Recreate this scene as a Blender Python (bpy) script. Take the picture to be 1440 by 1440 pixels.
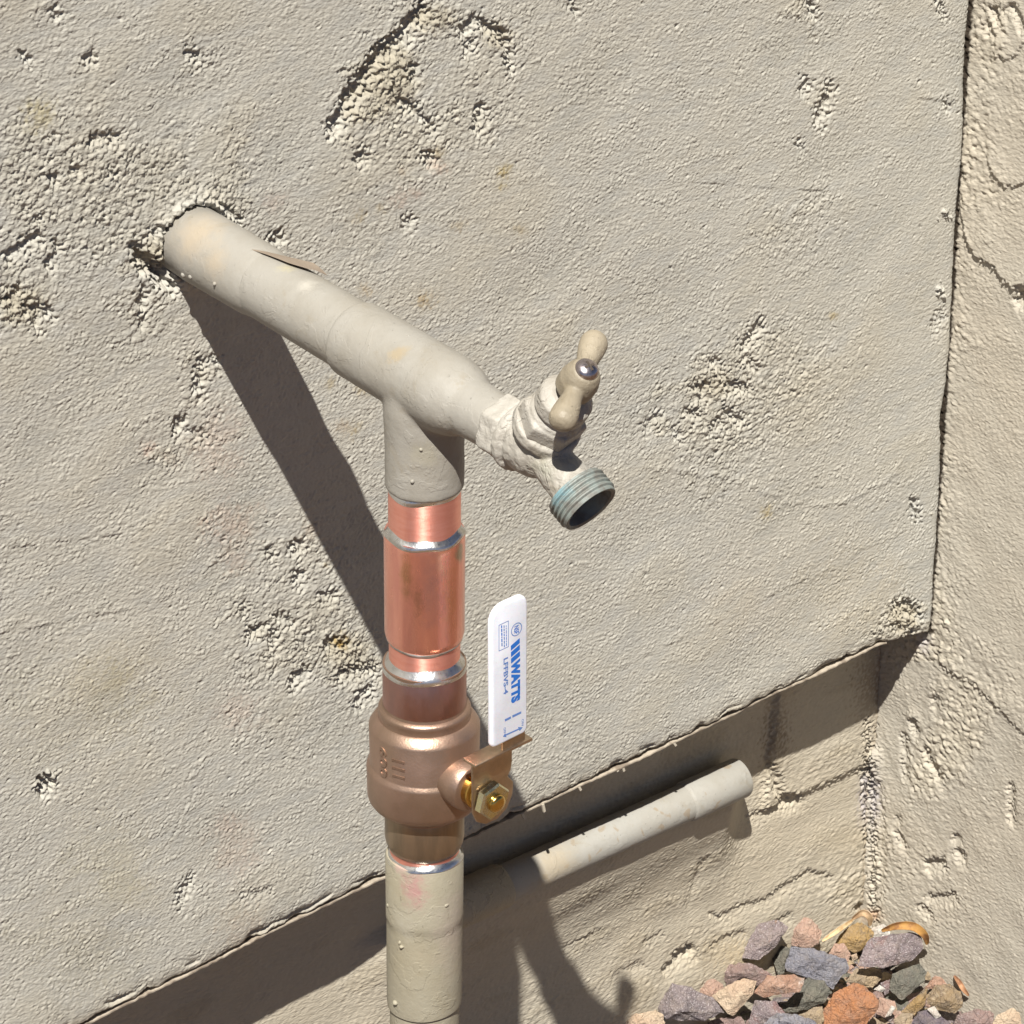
import bpy, bmesh, math, random
import numpy as np
from mathutils import Vector, Matrix, noise as mnoise

for o in list(bpy.data.objects): bpy.data.objects.remove(o)
scn = bpy.context.scene
COL = scn.collection
random.seed(7)
RNG = np.random.default_rng(11)

# ------------------------------------------------------------------ camera
F_PX = 5000.0                      # focal length in pixels of the 1440 px photograph
PITCH = math.radians(28.5); AZ = math.radians(50.187)
CAM = np.array([-0.81330185, -1.19018536, 0.66137568])
FW = np.array([math.cos(AZ)*math.cos(PITCH), math.sin(AZ)*math.cos(PITCH), -math.sin(PITCH)])
RT = np.array([math.sin(AZ), -math.cos(AZ), 0.0])
UP = np.cross(RT, FW)
cam_d = bpy.data.cameras.new('camera')
cam = bpy.data.objects.new('camera', cam_d); COL.objects.link(cam)
cam.matrix_world = Matrix(((RT[0], UP[0], -FW[0], CAM[0]), (RT[1], UP[1], -FW[1], CAM[1]),
                           (RT[2], UP[2], -FW[2], CAM[2]), (0, 0, 0, 1)))
cam_d.sensor_width = 36.0; cam_d.lens = 36.0*F_PX/1440.0
cam_d.clip_start = 0.05; cam_d.clip_end = 200.0
scn.camera = cam

# ------------------------------------------------------------------ light
LK, LM = 0.985, 2.09                # the sun's light travels along (LK, 1, -LM)
L = Vector((LK, 1.0, -LM)).normalized()
elev = math.asin(-L.z); rot = math.atan2(-L.x, -L.y)
world = bpy.data.worlds.new('World'); scn.world = world; world.use_nodes = True
wn = world.node_tree.nodes; wl = world.node_tree.links
sky = wn.new('ShaderNodeTexSky'); sky.sky_type = 'NISHITA'; sky.sun_disc = False
sky.sun_elevation = elev; sky.sun_rotation = rot
sky.altitude = 1500.0; sky.air_density = 0.30; sky.dust_density = 0.0; sky.ozone_density = 1.0
bg = wn['Background']; bg.inputs['Strength'].default_value = 0.05
wl.new(sky.outputs[0], bg.inputs['Color'])
sd = bpy.data.lights.new('sun', 'SUN'); sd.energy = 5.0; sd.angle = math.radians(0.5); sd.color = (1.0, 0.955, 0.88)
sun = bpy.data.objects.new('sun', sd); COL.objects.link(sun)
sun.rotation_euler = L.to_track_quat('-Z', 'Y').to_euler(); sun.location = (-2, -2.4, 4)
vs = scn.view_settings
vs.view_transform = 'Standard'; vs.look = 'None'; vs.gamma = 1.0; vs.use_curve_mapping = False
vs.exposure = 0.74

# ------------------------------------------------------------------ geometry helpers
XC = 0.4909        # plane of the return wall
TF = 0.0417        # the foundation stands this far behind the stucco face
ZG = -0.606        # gravel bed

def ray(px, py): return FW + (px-720)/F_PX*RT + (720-py)/F_PX*UP
def on(px, py, ax, val):
    d = ray(px, py); t = (val-CAM[ax])/d[ax]; return CAM + t*d
def proj(P):
    v = P - CAM; z = v @ FW
    return 720 + F_PX*(v @ RT)/z, 720 - F_PX*(v @ UP)/z

def tag(o, label=None, cat=None, group=None, kind=None):
    if label: o['label'] = label
    if cat: o['category'] = cat
    if group: o['group'] = group
    if kind: o['kind'] = kind
    return o
def empty(name, loc):
    o = bpy.data.objects.new(name, None); COL.objects.link(o); o.location = loc
    o.empty_display_size = 0.02
    return o
def root_loc(o):
    l = Vector((0, 0, 0))
    while o is not None: l += o.location; o = o.parent
    return l
LATE = []                          # dense relief meshes join the scene last, so that fusing small parts stays quick
def link(name, me, mat=None, parent=None, smooth=40, late=False):
    o = bpy.data.objects.new(name, me)
    if late: LATE.append(o)
    else: COL.objects.link(o)
    if mat: me.materials.append(mat)
    if smooth is not None and len(me.polygons):
        me.polygons.foreach_set('use_smooth', np.ones(len(me.polygons), dtype=bool))
        if smooth < 180: me.set_sharp_from_angle(angle=math.radians(smooth))
    if parent is not None:
        o.parent = parent
        top = parent
        while top.parent is not None: top = top.parent
        # all meshes are written in world coordinates; cancel the thing's location once
        o.matrix_parent_inverse = Matrix.Translation(-top.location) if parent is top else Matrix.Identity(4)
    return o
def mesh(name, v, f):
    me = bpy.data.meshes.new(name); me.from_pydata([tuple(p) for p in v], [], f); me.update()
    return me
def frame(axis):
    a = Vector(axis).normalized()
    h = Vector((1, 0, 0)) if abs(a.x) < 0.9 else Vector((0, 1, 0))
    b = (h - a*h.dot(a)).normalized(); c = a.cross(b)
    return a, b, c
def lathe_data(prof, org, axis, seg=64, close=True, fn=None, phase=0.0):
    """prof: [(distance along axis, radius)], fn(i, ang)-> (ds, dr) optional irregularity"""
    a, b, c = frame(axis); O = Vector(org); v = []; f = []
    for i, (s, r) in enumerate(prof):
        for k in range(seg):
            t = 2*math.pi*k/seg + phase
            ds, dr = fn(i, t) if fn else (0, 0)
            v.append(O + a*(s+ds) + (b*math.cos(t) + c*math.sin(t))*(r+dr))
    for i in range(len(prof)-1):
        for k in range(seg):
            k2 = (k+1) % seg
            f.append((i*seg+k, i*seg+k2, (i+1)*seg+k2, (i+1)*seg+k))
    if close:
        f.append(tuple(reversed(range(seg)))); n = len(v)-seg; f.append(tuple(range(n, n+seg)))
    return v, f
def fixn(me):
    bm = bmesh.new(); bm.from_mesh(me); bmesh.ops.recalc_face_normals(bm, faces=bm.faces); bm.to_mesh(me); bm.free(); return me
def lathe(name, prof, org, axis, mat, parent, seg=64, close=True, fn=None, smooth=40, phase=0.0):
    return link(name, fixn(mesh(name, *lathe_data(prof, org, axis, seg, close, fn, phase))), mat, parent, smooth)
def merge(parts):
    V = []; Fc = []
    for v, f in parts:
        n = len(V); V += list(v); Fc += [tuple(i+n for i in q) for q in f]
    return V, Fc
def remeshed(name, parts, voxel, smooth_it, lump=0.0, lump_scale=300.0):
    """closed shapes fused into one continuous casting, edges softened like thick paint"""
    me = fixn(mesh(name, *merge(parts)))
    o = bpy.data.objects.new(name, me); COL.objects.link(o)
    m = o.modifiers.new('r', 'REMESH'); m.mode = 'VOXEL'; m.voxel_size = voxel
    if smooth_it:
        s = o.modifiers.new('s', 'SMOOTH'); s.factor = 0.5; s.iterations = smooth_it
    dg = bpy.context.evaluated_depsgraph_get(); dg.update()
    new = bpy.data.meshes.new_from_object(o.evaluated_get(dg))
    bpy.data.objects.remove(o); bpy.data.meshes.remove(me)
    if lump:
        nvt = len(new.vertices); co = np.zeros(nvt*3); no = np.zeros(nvt*3)
        new.vertices.foreach_get('co', co); new.vertices.foreach_get('normal', no); co = co.reshape(-1, 3); no = no.reshape(-1, 3)
        nn = np.array([mnoise.noise(Vector(p)*lump_scale) + 0.5*mnoise.noise(Vector(p)*lump_scale*2.3) for p in co])
        new.vertices.foreach_set('co', (co + no*(nn*lump)[:, None]).reshape(-1)); new.update()
    new.name = name
    return new
def boxdata(c, ax, ay, az, hx, hy, hz):
    c = Vector(c); ax = Vector(ax); ay = Vector(ay); az = Vector(az); v = []
    for i in (-1, 1):
        for j in (-1, 1):
            for k in (-1, 1): v.append(c + ax*(hx*i) + ay*(hy*j) + az*(hz*k))
    return v, [(0, 1, 3, 2), (4, 6, 7, 5), (0, 4, 5, 1), (2, 3, 7, 6), (0, 2, 6, 4), (1, 5, 7, 3)]
def prism(outline, O, ax, ay, n, depth):
    """outline in the plane (ax, ay) through O, extruded along n"""
    O = Vector(O); ax = Vector(ax); ay = Vector(ay); n = Vector(n); k = len(outline)
    v = [O + ax*p[0] + ay*p[1] for p in outline] + [O + ax*p[0] + ay*p[1] + n*depth for p in outline]
    f = [tuple(range(k)), tuple(reversed(range(k, 2*k)))] + [(i, i+k, (i+1) % k + k, (i+1) % k) for i in range(k)]
    return v, f
def bevelled(name, data, width, segs=2, angle=30):
    me = fixn(mesh(name, *data)); bm = bmesh.new(); bm.from_mesh(me)
    e = [x for x in bm.edges if len(x.link_faces) == 2 and x.calc_face_angle(0) > math.radians(angle)]
    bmesh.ops.bevel(bm, geom=e, offset=width, segments=segs, profile=0.5, affect='EDGES', clamp_overlap=True)
    bm.to_mesh(me); bm.free(); return me
def rounded_rect(x0, x1, y0, y1, rr, n=6):
    """rr: radii of corners in the order (x0,y0) (x1,y0) (x1,y1) (x0,y1)"""
    out = []
    for (cx, cy, r, a0) in ((x0+rr[0], y0+rr[0], rr[0], math.pi), (x1-rr[1], y0+rr[1], rr[1], 1.5*math.pi),
                            (x1-rr[2], y1-rr[2], rr[2], 0.0), (x0+rr[3], y1-rr[3], rr[3], 0.5*math.pi)):
        for k in range(n+1):
            t = a0 + k/n*math.pi/2; out.append((cx + r*math.cos(t), cy + r*math.sin(t)))
    return out

# ------------------------------------------------------------------ materials
class NT:
    def __init__(s, name):
        s.m = bpy.data.materials.new(name); s.m.use_nodes = True
        s.n = s.m.node_tree.nodes; s.l = s.m.node_tree.links
        s.b = s.n['Principled BSDF']; s.pos = s.n.new('ShaderNodeNewGeometry').outputs['Position']
    def put(s, sock, val):
        if hasattr(val, 'is_linked') or isinstance(val, bpy.types.NodeSocket): s.l.new(val, sock)
        elif isinstance(val, (tuple, list)) and len(val) == 3 and sock.type == 'RGBA': sock.default_value = (*val, 1)
        else: sock.default_value = val
    def scaled(s, vec):
        n = s.n.new('ShaderNodeMapping'); s.l.new(s.pos, n.inputs['Vector']); n.inputs['Scale'].default_value = vec; return n.outputs[0]
    def noise(s, scale, detail=3, rough=0.5, vec=None, dist=0.0):
        n = s.n.new('ShaderNodeTexNoise'); s.l.new(vec or s.pos, n.inputs['Vector'])
        n.inputs['Scale'].default_value = scale; n.inputs['Detail'].default_value = detail
        n.inputs['Roughness'].default_value = rough; n.inputs['Distortion'].default_value = dist
        return n.outputs['Fac']
    def voro(s, scale, out='Distance', feature='F1', vec=None):
        n = s.n.new('ShaderNodeTexVoronoi'); s.l.new(vec or s.pos, n.inputs['Vector']); n.feature = feature
        n.inputs['Scale'].default_value = scale; return n.outputs[out]
    def math(s, op, a, b=0.0, c=0.0, clamp=False):
        n = s.n.new('ShaderNodeMath'); n.operation = op; n.use_clamp = clamp
        for i, x in enumerate((a, b, c)): s.put(n.inputs[i], x)
        return n.outputs[0]
    def ramp(s, fac, lo, hi):
        n = s.n.new('ShaderNodeMapRange'); n.interpolation_type = 'SMOOTHSTEP'
        s.put(n.inputs['Value'], fac); n.inputs['From Min'].default_value = lo; n.inputs['From Max'].default_value = hi
        return n.outputs[0]
    def mix(s, fac, a, b, mode='MIX'):
        n = s.n.new('ShaderNodeMix'); n.data_type = 'RGBA'; n.blend_type = mode
        s.put(n.inputs[0], fac); s.put(n.inputs[6], a); s.put(n.inputs[7], b); return n.outputs[2]
    def bump(s, h, strength, dist, normal=None):
        n = s.n.new('ShaderNodeBump'); s.l.new(h, n.inputs['Height']); n.inputs['Strength'].default_value = strength
        n.inputs['Distance'].default_value = dist
        if normal: s.l.new(normal, n.inputs['Normal'])
        return n.outputs[0]
    def spot(s, col, c, r, tint, amount=0.8, nscale=120, soft=0.5, stretch=(1, 1, 1)):
        """a stain of its own shape at world point c"""
        n = s.n.new('ShaderNodeVectorMath'); n.operation = 'SUBTRACT'; s.l.new(s.pos, n.inputs[0]); n.inputs[1].default_value = tuple(c)
        m = s.n.new('ShaderNodeVectorMath'); m.operation = 'MULTIPLY'; s.l.new(n.outputs[0], m.inputs[0]); m.inputs[1].default_value = stretch
        d = s.n.new('ShaderNodeVectorMath'); d.operation = 'LENGTH'; s.l.new(m.outputs[0], d.inputs[0])
        q = s.math('MULTIPLY_ADD', s.math('ADD', s.noise(nscale, 5, 0.7), s.math('MULTIPLY', s.noise(nscale*5, 3, 0.6), .35)), r*1.7, d.outputs['Value'])
        f = s.math('MULTIPLY', s.math('SUBTRACT', 1.0, s.ramp(q, r*(2.0-soft), r*2.15)), amount)
        return s.mix(f, col, tint)
    def done(s, col, rough=0.6, metal=0.0, normal=None, **kw):
        s.put(s.b.inputs['Base Color'], col); s.put(s.b.inputs['Roughness'], rough); s.put(s.b.inputs['Metallic'], metal)
        if normal: s.l.new(normal, s.b.inputs['Normal'])
        for k, v in kw.items(): s.put(s.b.inputs[k.replace('_', ' ')], v)
        return s.m

def stucco_mat(name, base, warm, elong):
    t = NT(name)
    a = t.n.new('ShaderNodeAttribute'); a.attribute_name = 'stain'
    big = t.ramp(t.noise(9, 4, 0.6), 0.3, 0.7)
    col = t.mix(big, base, warm)
    fine = t.noise(420, 3, 0.6)
    col = t.mix(t.math('MULTIPLY', t.ramp(fine, 0.35, 0.7), 0.22), col, tuple(min(1, x*1.28) for x in base))
    col = t.mix(t.math('MULTIPLY', t.ramp(t.noise(38, 5, 0.7), 0.52, 0.75), 0.30), col, tuple(x*0.78 for x in warm))
    col = t.mix(1.0, col, a.outputs['Color'], 'MULTIPLY')
    v = t.scaled(elong)
    h1 = t.noise(560, 3, 0.55, v)
    h2 = t.voro(800, 'Distance', 'SMOOTH_F1', v)
    h = t.math('ADD', h1, t.math('MULTIPLY', h2, 0.5))
    nrm = t.bump(h, 0.7, 0.0007)
    return t.done(col, 0.92, normal=nrm, Specular_IOR_Level=0.2)

M_WALL = stucco_mat('painted_stucco', (0.390, 0.380, 0.341), (0.398, 0.381, 0.332), (0.62, 1, 1.1))
M_FOUND = stucco_mat('painted_foundation', (0.405, 0.370, 0.300), (0.425, 0.378, 0.295), (0.45, 1, 1.2))
M_RET = stucco_mat('painted_return_stucco', (0.408, 0.380, 0.322), (0.42, 0.380, 0.312), (1, 0.6, 1.1))

def paint_mat(name, base, alt, spots=(), bump=0.35, rough=0.62, freckle=None):
    t = NT(name)
    col = t.mix(t.ramp(t.noise(28, 5, 0.65), 0.35, 0.7), base, alt)
    col = t.mix(t.math('MULTIPLY', t.ramp(t.noise(160, 4, 0.6), 0.5, 0.75), 0.25), col, tuple(x*0.80 for x in alt))
    col = t.mix(t.math('MULTIPLY', t.ramp(t.noise(55, 6, .75, None, .8), .54, .70), .40), col, (alt[0]*.88, alt[1]*.80, alt[2]*.66))
    col = t.mix(t.math('MULTIPLY', t.ramp(t.noise(520, 2, .5), .70, .76), .45), col, tuple(x*.45 for x in alt))
    if freckle:
        col = t.mix(t.math('MULTIPLY', t.ramp(t.noise(95, 3, 0.55, None, 0.6), 0.60, 0.66), freckle[1]), col, freckle[0])
    for sp in spots: col = t.spot(col, *sp)
    h = t.math('ADD', t.noise(260, 4, 0.6), t.math('MULTIPLY', t.noise(1100, 2, 0.5), 0.35))
    h = t.math('ADD', h, t.math('MULTIPLY', t.ramp(t.noise(70, 4, .6, None, .5), .54, .58), .5))      # edges of old coats
    nrm = t.bump(h, bump, 0.0006)
    return t.done(col, t.math('MULTIPLY_ADD', t.noise(60, 3), 0.25, rough-0.1), normal=nrm)

def metal_mat(name, c1, c2, rough, aniso=0.0, streak=(1, 1, 1), sc=60, spots=(), bump=0.0, metal=1.0, lo=0.35, hi=0.65, arot=0.0):
    t = NT(name)
    v = t.scaled(streak)
    col = t.mix(t.ramp(t.noise(sc, 4, 0.6, v), lo, hi), c1, c2)
    for sp in spots: col = t.spot(col, *sp)
    r = t.math('MULTIPLY_ADD', t.noise(sc*3, 3, 0.6, v), 0.22, rough-0.11)
    nrm = None
    if bump:
        nrm = t.bump(t.noise(900, 3, 0.6, v), bump, 0.0003)
    if aniso:
        tg = t.n.new('ShaderNodeTangent'); tg.direction_type = 'RADIAL'; tg.axis = 'Z'; t.l.new(tg.outputs[0], t.b.inputs['Tangent'])
    return t.done(col, r, metal, nrm, Anisotropic=aniso, Anisotropic_Rotation=arot)

# ------------------------------------------------------------------ the stucco relief
def band(nv, nu, cell, lo, hi, ex=1.0, ey=1.0, seed=0):
    """isotropic (or stretched) noise with wavelengths between lo and hi metres, unit deviation"""
    g = np.random.default_rng(seed).standard_normal((nv, nu))
    fu = np.fft.fftfreq(nu, cell)[None, :]*ex; fv = np.fft.fftfreq(nv, cell)[:, None]*ey      # ex > 1 draws the grain out along u
    k = np.hypot(fu, fv) + 1e-9
    w = np.exp(-(np.maximum(0, np.log(k*lo))/0.35)**2)*np.exp(-(np.maximum(0, -np.log(k*hi))/0.35)**2)
    r = np.fft.ifft2(np.fft.fft2(g)*w).real
    return r/r.std()
def grains(nv, nu, cell, r, cover, seed=0):
    """sand: rounded grains of radius r scattered at random, heights between 0 and about 1"""
    g = np.random.default_rng(seed); k = int(r/cell)+2
    imp = (g.random((nv, nu)) < cover*cell*cell/(math.pi*r*r))*g.uniform(.45, 1, (nv, nu))
    y, x = np.mgrid[-k:k+1, -k:k+1]*cell; ker = np.maximum(0, 1-(x*x+y*y)/(r*r))
    K = np.zeros((nv, nu)); K[:2*k+1, :2*k+1] = ker; K = np.roll(K, (-k, -k), (0, 1))
    o = np.fft.ifft2(np.fft.fft2(imp)*np.fft.fft2(K)).real
    return np.minimum(o, .9+.25*np.maximum(0, o-.9))
def sstep(a, b, x):
    t = np.clip((x-a)/(b-a), 0, 1); return t*t*(3-2*t)
def blob(X, Y, x, y, rx, ry=None, ang=0.0):
    ry = ry or rx; c, s = math.cos(ang), math.sin(ang)
    dx = X-x; dy = Y-y
    return np.exp(-(((dx*c+dy*s)/rx)**2 + ((-dx*s+dy*c)/ry)**2))
def polydist(X, Y, pts):
    """distance in px to a polyline, with a width interpolated along it"""
    best = np.full(X.shape, 1e9); wid = np.zeros(X.shape)
    for (x0, y0, w0), (x1, y1, w1) in zip(pts[:-1], pts[1:]):
        dx, dy = x1-x0, y1-y0; L2 = dx*dx+dy*dy+1e-9
        t = np.clip(((X-x0)*dx+(Y-y0)*dy)/L2, 0, 1)
        d = np.hypot(X-(x0+t*dx), Y-(y0+t*dy))
        m = d < best
        best = np.where(m, d, best); wid = np.where(m, w0+(w1-w0)*t, wid)
    return best, wid
def groove(H, X, Y, pts, depth, soft=4.0, box=60):
    xs = [p[0] for p in pts]; ys = [p[1] for p in pts]
    m = (X > min(xs)-box) & (X < max(xs)+box) & (Y > min(ys)-box) & (Y < max(ys)+box)
    if not m.any(): return
    x = X[m]; y = Y[m]; g = np.zeros(x.shape)
    for dx, dy, k in ((0, 0, 1.0), (1.5, 4, .80), (3, 8, .55), (4.5, 12, .32), (6, 17, .14)):   # overhung above, running out below
        d, w = polydist(x-dx, y-dy, pts); g = np.maximum(g, k*(1-sstep(w-soft*0.5, w+soft, d)))
    H[m] -= depth*.85*g
def grid_mesh(name, P, stain, mat, parent):
    nv, nu = P.shape[:2]
    me = bpy.data.meshes.new(name); n = nv*nu
    me.vertices.add(n); me.vertices.foreach_set('co', P.reshape(-1).astype(np.float32))
    idx = np.arange(n).reshape(nv, nu)
    q = np.stack([idx[:-1, :-1], idx[:-1, 1:], idx[1:, 1:], idx[1:, :-1]], -1).reshape(-1)
    nf = (nv-1)*(nu-1)
    me.loops.add(nf*4); me.loops.foreach_set('vertex_index', q.astype(np.int32))
    me.polygons.add(nf); me.polygons.foreach_set('loop_start', np.arange(0, nf*4, 4, dtype=np.int32))
    me.update(calc_edges=True)
    at = me.color_attributes.new('stain', 'FLOAT_COLOR', 'POINT')  # wall stains, and the shade painted into the corner joint
    c = np.ones((n, 4), np.float32); c[:, :3] = stain.reshape(-1, 3); at.data.foreach_set('color', c.reshape(-1))
    o = link(name, me, mat, parent, 180, late=True); return o
def pad(dense, before, after): return np.concatenate([before, dense, after])
def embed(A, b0, b1, c0, c1, fill=0.0):
    """puts the dense array into the padded grid"""
    sh = (A.shape[0]+b0+b1, A.shape[1]+c0+c1) + A.shape[2:]
    R = np.full(sh, fill, A.dtype); R[b0:b0+A.shape[0], c0:c0+A.shape[1]] = A; return R
def tint(S, m, colour, amount=1.0):
    for i in range(3): S[..., i] *= 1 + (colour[i]-1)*np.clip(m*amount, 0, 1)

house = empty('house_wall', (0.15, 0.0, ZG))
tag(house, 'long grey-beige stucco wall behind the pipes, its bottom edge overhanging a recessed foundation', 'wall')

# ---- main stucco face: y = -height
CELL = 0.00058
u = np.arange(-0.155, XC+0.0005, CELL); s = np.arange(0.0, 0.528, CELL)
edge_px = [(116, 1440), (300, 1349), (480, 1260), (600, 1204), (723, 1147), (860, 1082), (1000, 1017), (1120, 959), (1240, 902), (1310, 888)]
eu = [on(x, y, 1, 0.0) for x, y in edge_px]
def z_edge(uu):
    return np.interp(uu, [p[0] for p in eu], [p[2] for p in eu])
nu, nv = len(u), len(s)
crumb = np.random.default_rng(3).standard_normal(nu); crumb = np.convolve(crumb, np.hanning(7)/3.5, 'same')
crumb *= .7; crumb += 1.6*np.interp(np.arange(nu), np.arange(0, nu+12, 12), np.random.default_rng(4).standard_normal(len(np.arange(0, nu+12, 12))))
Z0 = -0.3625
zb = z_edge(u) + 0.00045*crumb
ZZ = (Z0 + s)[:, None] + (zb - Z0)[None, :]*np.exp(-s/0.02)[:, None]
UU = np.repeat(u[None, :], nv, 0)
PX, PY = proj(np.stack([UU, np.zeros_like(UU), ZZ], -1))
# ragged coordinates for the broken edges
wx = band(nv, nu, CELL, 0.003, 0.010, seed=21); wy = band(nv, nu, CELL, 0.003, 0.010, seed=22)
PXw = PX + 3.4*wx; PYw = PY + 3.4*wy
fine = band(nv, nu, CELL, 0.0017, 0.0032, 1.35, 0.9, seed=1)
mid = band(nv, nu, CELL, 0.0026, 0.0052, 1.3, 0.9, seed=2)
lump = band(nv, nu, CELL, 0.0040, 0.0085, 1.15, 0.95, seed=5)
wide = band(nv, nu, CELL, 0.07, 0.35, 1.2, 0.9, seed=6)
patch = band(nv, nu, CELL, 0.015, 0.07, 1.3, 0.85, seed=7)
R = 0.10 + 0.16*sstep(-0.3, 1.3, patch)
for (x, y, rx, ry, w) in [
    (60, 240, 120, 75, 1.0), (190, 235, 90, 60, .9), (120, 330, 150, 60, .75), (25, 430, 60, 60, 1.2), (300, 250, 40, 60, .8),
    (265, 190, 80, 40, .5), (115, 85, 30, 50, .6), (75, 22, 25, 12, .7), (280, 65, 22, 40, .7), (40, 175, 60, 20, .6),
    (215, 350, 40, 45, 1.1), (325, 285, 35, 35, .9), (210, 430, 50, 60, .6), (290, 520, 25, 45, 1.0), (270, 610, 60, 40, .8), (390, 335, 20, 14, .8),
    (545, 110, 50, 70, 1.3), (610, 30, 50, 40, .9), (700, 60, 60, 60, .8), (600, 190, 100, 60, .5), (690, 180, 40, 40, .5), (560, 230, 120, 60, .45),
    (1140, 20, 16, 20, .9), (1320, 20, 20, 40, .7), (1130, 125, 14, 20, .7), (1158, 145, 16, 26, .8), (1335, 140, 12, 25, .6),
    (1160, 290, 55, 28, .75), (1110, 330, 50, 25, .6), (1255, 235, 26, 20, .65), (1070, 345, 40, 25, .5),
    (1090, 480, 80, 40, .8), (1000, 530, 50, 50, 1.0), (1050, 570, 110, 50, .75), (1130, 540, 80, 60, .55), (960, 600, 70, 40, .7), (1050, 625, 120, 30, .5), (1010, 670, 60, 22, .7),
    (430, 770, 60, 40, .8), (360, 860, 60, 60, .7), (470, 880, 60, 60, 1.0), (510, 930, 50, 40, 1.1), (420, 920, 60, 40, .9), (380, 1000, 40, 60, .5), (330, 740, 50, 40, .5),
    (1272, 868, 26, 30, 1.5), (1250, 690, 60, 30, .3), (1240, 895, 70, 18, .9), (340, 1030, 30, 30, .5), (330, 1270, 60, 40, .45), (1290, 715, 6, 12, 1.0),
    (65, 1100, 14, 14, 1.0), (900, 1080, 250, 40, .25)]:
    R += w*blob(PX + 14*patch, PY + 14*wide, x, y, rx, ry)
for (x, y, rx, ry, a) in [(290, 210, 26, 55, 0), (1050, 430, 14, 55, 0.5), (1250, 560, 60, 90, 0), (60, 620, 60, 120, 0), (1230, 320, 50, 90, 0), (880, 900, 120, 60, 0), (1100, 690, 60, 14, .1), (200, 30, 120, 20, 0), (350, 660, 40, 50, 0)]:
    R *= 1 - 0.85*blob(PX, PY, x, y, rx, ry, a)
R = np.clip(R, 0.02, 1.5)
pits = -np.maximum(0, mid - 1.55)*0.00035 - np.maximum(0, lump-1.9)*0.0006
grainy = band(nv, nu, CELL, 0.0014, 0.0022, 1.1, 1.0, seed=12)
g1 = grains(nv, nu, CELL, .00095, .6, 101); g2 = grains(nv, nu, CELL, .0014, .7, 102); g3 = grains(nv, nu, CELL, .0024, .5, 103)
sweep = band(nv, nu, CELL, 0.012, 0.07, 2.2, 0.8, seed=13)          # where the trowel closed the surface
sand = np.clip(sstep(-1.1, 1.3, sweep + .5*patch - .3*wide) + .3*blob(PX, PY, 880, 760, 420, 330), .10, 1)
sand *= (1 - .75*blob(PX, PY, 425, 90, 60, 110, -.5))*(1-.6*blob(PX, PY, 1290, 330, 50, 260))
H = 0.00020*wide + (0.00009*fine + 0.00005*mid + 0.00006*grainy)*(.25+.75*sand) + 0.00026*g1*sand + R*(0.00006*mid + 0.00008*grainy + 0.00006*np.minimum(lump, 0.7) + 0.00020*g1 + 0.00036*g2 + 0.00032*g3) + pits*(0.5+1.3*R)
# low trowel passes: faint straight steps along the stroke
for q_, (x0_, y0_, x1_, y1_, hh) in enumerate([(1000, 258, 1150, 268, .00022), (0, 772, 190, 748, .0002), (0, 890, 210, 852, .00016), (870, 940, 1290, 740, .00012), (1240, 130, 1360, 146, .0002)]):
    d_, w_ = polydist(PX, PY + 3*mid, [(x0_, y0_, 1), (x1_, y1_, 1)])
    sd_ = np.sign((PX-x0_)*(y1_-y0_) - (PY-y0_)*(x1_-x0_)); H += hh*np.exp(-(d_/18)**2)*sd_*sstep(-.9, .9, patch)
H -= 0.0008*sstep(.35, 1.2, R)*sstep(1.0, 1.8, -lump)*sstep(-.3, .8, patch)
# trowel arcs
for pts, d in [([(905, 655, 2), (1010, 668, 2), (1055, 680, 2), (1085, 696, 2.5), (1110, 705, 2.5), (1150, 709, 2), (1185, 706, 2), (1215, 692, 2), (1245, 675, 1), (1305, 612, 1)], -.0008)]:
    d0, w0 = polydist(PX, PY+2*wx, pts); side = sstep(0, 3, d0)
    H += 0.0004*np.exp(-(d0/3.0)**2)*sstep(-.6, .6, patch + .4); 
    under = blob(PX, PY, 1120, 690, 110, 34)
    H += 0.0004*under
# broken grooves and chips
def chip(pts, depth, soft=4.5): groove(H, PXw, PYw, pts, depth, soft)
chip([(594, 8, 5), (578, 28, 7), (560, 52, 6), (537, 70, 9), (522, 92, 6), (508, 112, 8), (487, 140, 7), (482, 152, 3), (478, 160, 5), (466, 178, 7)], .0048)
cm = sstep(.25, .7, blob(PXw, PYw, 545, 105, 46, 52) + blob(PXw, PYw, 610, 25, 40, 22)*.8 + blob(PXw, PYw, 700, 50, 30, 30)*.7 + blob(PXw, PYw, 505, 150, 28, 30)*.8 + blob(PXw, PYw, 265, 850, 1, 1) + blob(PXw, PYw, 1272, 866, 26, 24) + blob(PXw, PYw, 490, 920, 46, 40)*.7 + blob(PXw, PYw, 215, 360, 36, 30)*.8 + blob(PXw, PYw, 1000, 540, 46, 30)*.6 + blob(PXw, PYw, 30, 430, 46, 40)*.75)
H += cm*(0.0001*np.maximum(0, lump) + 0.0002*g3 + .0003*g2 + .0003*g1 + .00010*grainy - 0.0007*sstep(.7, 1.5, -lump))
chip([(668, 22, 2), (650, 42, 5)], .003); chip([(680, 34, 5), (700, 42, 5), (712, 62, 5), (716, 90, 3)], .0035); chip([(655, 68, 3), (662, 60, 3)], .003)
chip([(582, 95, 4), (580, 108, 3)], .003); chip([(560, 140, 3), (575, 146, 3), (590, 160, 3), (606, 176, 4)], .0028); chip([(676, 148, 4), (670, 175, 4)], .003)
chip([(503, 220, 5), (514, 212, 4)], .003); chip([(598, 220, 4), (606, 217, 3)], .003); chip([(567, 313, 2.5), (580, 304, 2)], .0022)
chip([(805, 6, 3), (808, 14, 2)], .0025)
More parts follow.
